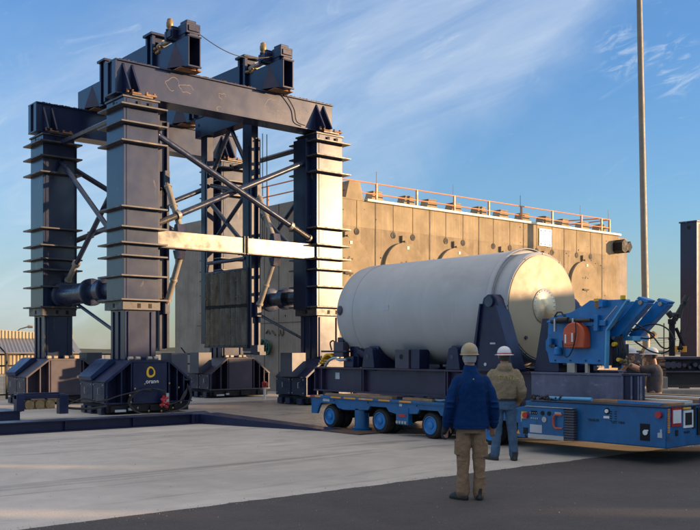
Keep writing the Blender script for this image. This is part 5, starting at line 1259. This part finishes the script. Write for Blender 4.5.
for k in range(n): sbox(b, k*.24, k*.24+.05, 3.95, 4, 2.3, 3.4-.6*k*.24/ln, 3.4-.6*k*.24/ln)
b.build('gable_wall', 'beige', sh_)
for (x0, d, lab) in ((30, 75, 'street lamp with curved arm above the beige shed'),):
    x, y, z = P(17, 350, d); lp = thing('street_lamp', (x, y, 0), lab, 'lamp')
    b = MB(); A = Vector(P(14, 334, d)); A0 = Vector((A.x, A.y, 0)); b.tube(A0, A, .05, seg=8); b.path([A, P(20, 329, d), P(27, 327, d), P(31, 326.5, d)], .05, 8); b.build('arm', 'galv', lp)
    b = MB(); h0 = Vector(P(28, 326.5, d)); h1 = Vector(P(33, 327, d)); b.tube(h0, h1, .13, .09, seg=8); b.build('lamp_head', 'galv', lp)
x, y, z = P(199.5, 334, 70); lp = thing('street_lamp', (x, y, 0), 'thin post lamp seen between the two left gantry legs', 'lamp')
b = MB(); b.tube((x, y, 0), (x, y, 2.95), .07, seg=8); b.build('post', 'galv', lp)
b = MB(); b.ball((x, y, 2.95), .22, seg=12, rings=8); b.box(x-.3, x+.1, y-.08, y+.08, 3.05, 3.15); b.build('lamp_head', 'black', lp)
# power poles and far equipment at right
for kk, (px, yt, d, lab) in enumerate(((630, 345, 200, ''), (655, 334, 90, 'leaning tan boom behind the hoses at right'))):
    if kk == 0: continue
    b = MB(); b.tube(P(641, 352, d), P(654, 334, d), .12, seg=8); b.tube(P(651, 337, d), P(655, 333, d), .3, seg=8); tag(b.build('boom', 'wood'), lab, 'boom')
pw = thing('power_pole', (*P(664, 350, 160)[:2], 0), 'distant thin utility pole with wires right of the tall mast', 'utility pole')
x, y, _ = P(664, 350, 160)
b = MB(); b.tube((x, y, 0), (x, y, 6.3), .12, seg=8); b.build('post', 'fence', pw)
b = MB(); a0 = Vector(P(658, 338, 160)); a1 = Vector(P(670, 338, 160)); b.tube(a0, a1, .08, seg=6); b.build('crossarm', 'fence', pw)
b = MB()
for dz in (0, 1.0, 2.2):
    b.path([P(600, 338+dz*2, 160), P(632, 340+dz*2, 160), P(664, 338+dz*2, 160), P(700, 333+dz*2, 155), P(760, 325+dz*2, 150)], .03, 4)
b.build('wire', 'fence', pw)
# far hills
def ridge(name, d, z, amp, sc, seed, px0=-2500, px1=3200):
    b = MB(); n = 160; lo = []; hi = []
    for k in range(n+1):
        px = px0+(px1-px0)*k/n; x, y, _ = P(px, 350, d); h = z+amp*noise.noise((k*sc, seed, 0))+amp*.4*noise.noise((k*sc*4, seed+5, 0))
        lo.append((x, y, -1)); hi.append((x+20*math.cos(R(50)), y+20*math.sin(R(50)), h))
    vs_ = lo+hi
    b.hull(vs_, [(k, k+1, n+1+k+1, n+1+k) for k in range(n)]); return struct(b.build(name, 'hill'))
ridge('hills', 900, 3.0, 5, .23, 2); 
ridge('far_scrub', 320, 1.2, 1.3, .9, 6)
# small far clutter (containers and sheds) on the right horizon
for (px, w, h, d, m, lab) in ((640, 7, 1.6, 60, 'skid2', 'small brown crate on the ground behind the men at right'), (190, 9, .9, 60, 'beige', 'low pale container beyond the fence between the gantry legs')):
    x, y, _ = P(px, 350, d); b = MB(); b.box(x-.5, x+.6, y-.5, y+.7, 0, h); tag(b.build('container', m, None, .03), lab, 'container')

# ------------------------------------------------------------------ unseen wall added out of frame, openings cut to shape shade and sun streaks
def cpt(rr, d): a = R(50.2); return (math.sin(a)*rr+math.cos(a)*d, -math.cos(a)*rr+math.sin(a)*d)
WR = 30.0; WH = 5.95
wl = MB()
def wseg(d0, d1, z0, z1):
    if z1 <= z0 or d1 <= d0: return
    q = [cpt(WR, d0), cpt(WR, d1), cpt(WR+.35, d1), cpt(WR+.35, d0)]
    wl.prism(q, 'z', z0, z1)
opens = [(6.65, 7.1, 3.95, 4.30), (7.1, 7.62, 3.06, 3.46), (10.35, 10.75, 4.12, 4.45), (13.2, 14.9, 2.7, 3.35), (14.9, 15.9, 2.7, 5.10)]
cuts = sorted({-40, 23.6, 26.6, 30.5, *[a for o in opens for a in o[:2]]})
for a, c in zip(cuts, cuts[1:]):
    act = sorted([(o[2], o[3]) for o in opens if o[0] <= a and o[1] >= c]); z = 0
    for lo, hi in act: wseg(a, c, z, lo); z = hi
    if not (a >= 23.6 and c <= 26.6): wseg(a, c, z, WH if a < 23.6 else 5.55)
tag(wl.build('shade_wall', 'concs'), 'unseen concrete wall added right of the yard to cast the evening shade', 'wall')
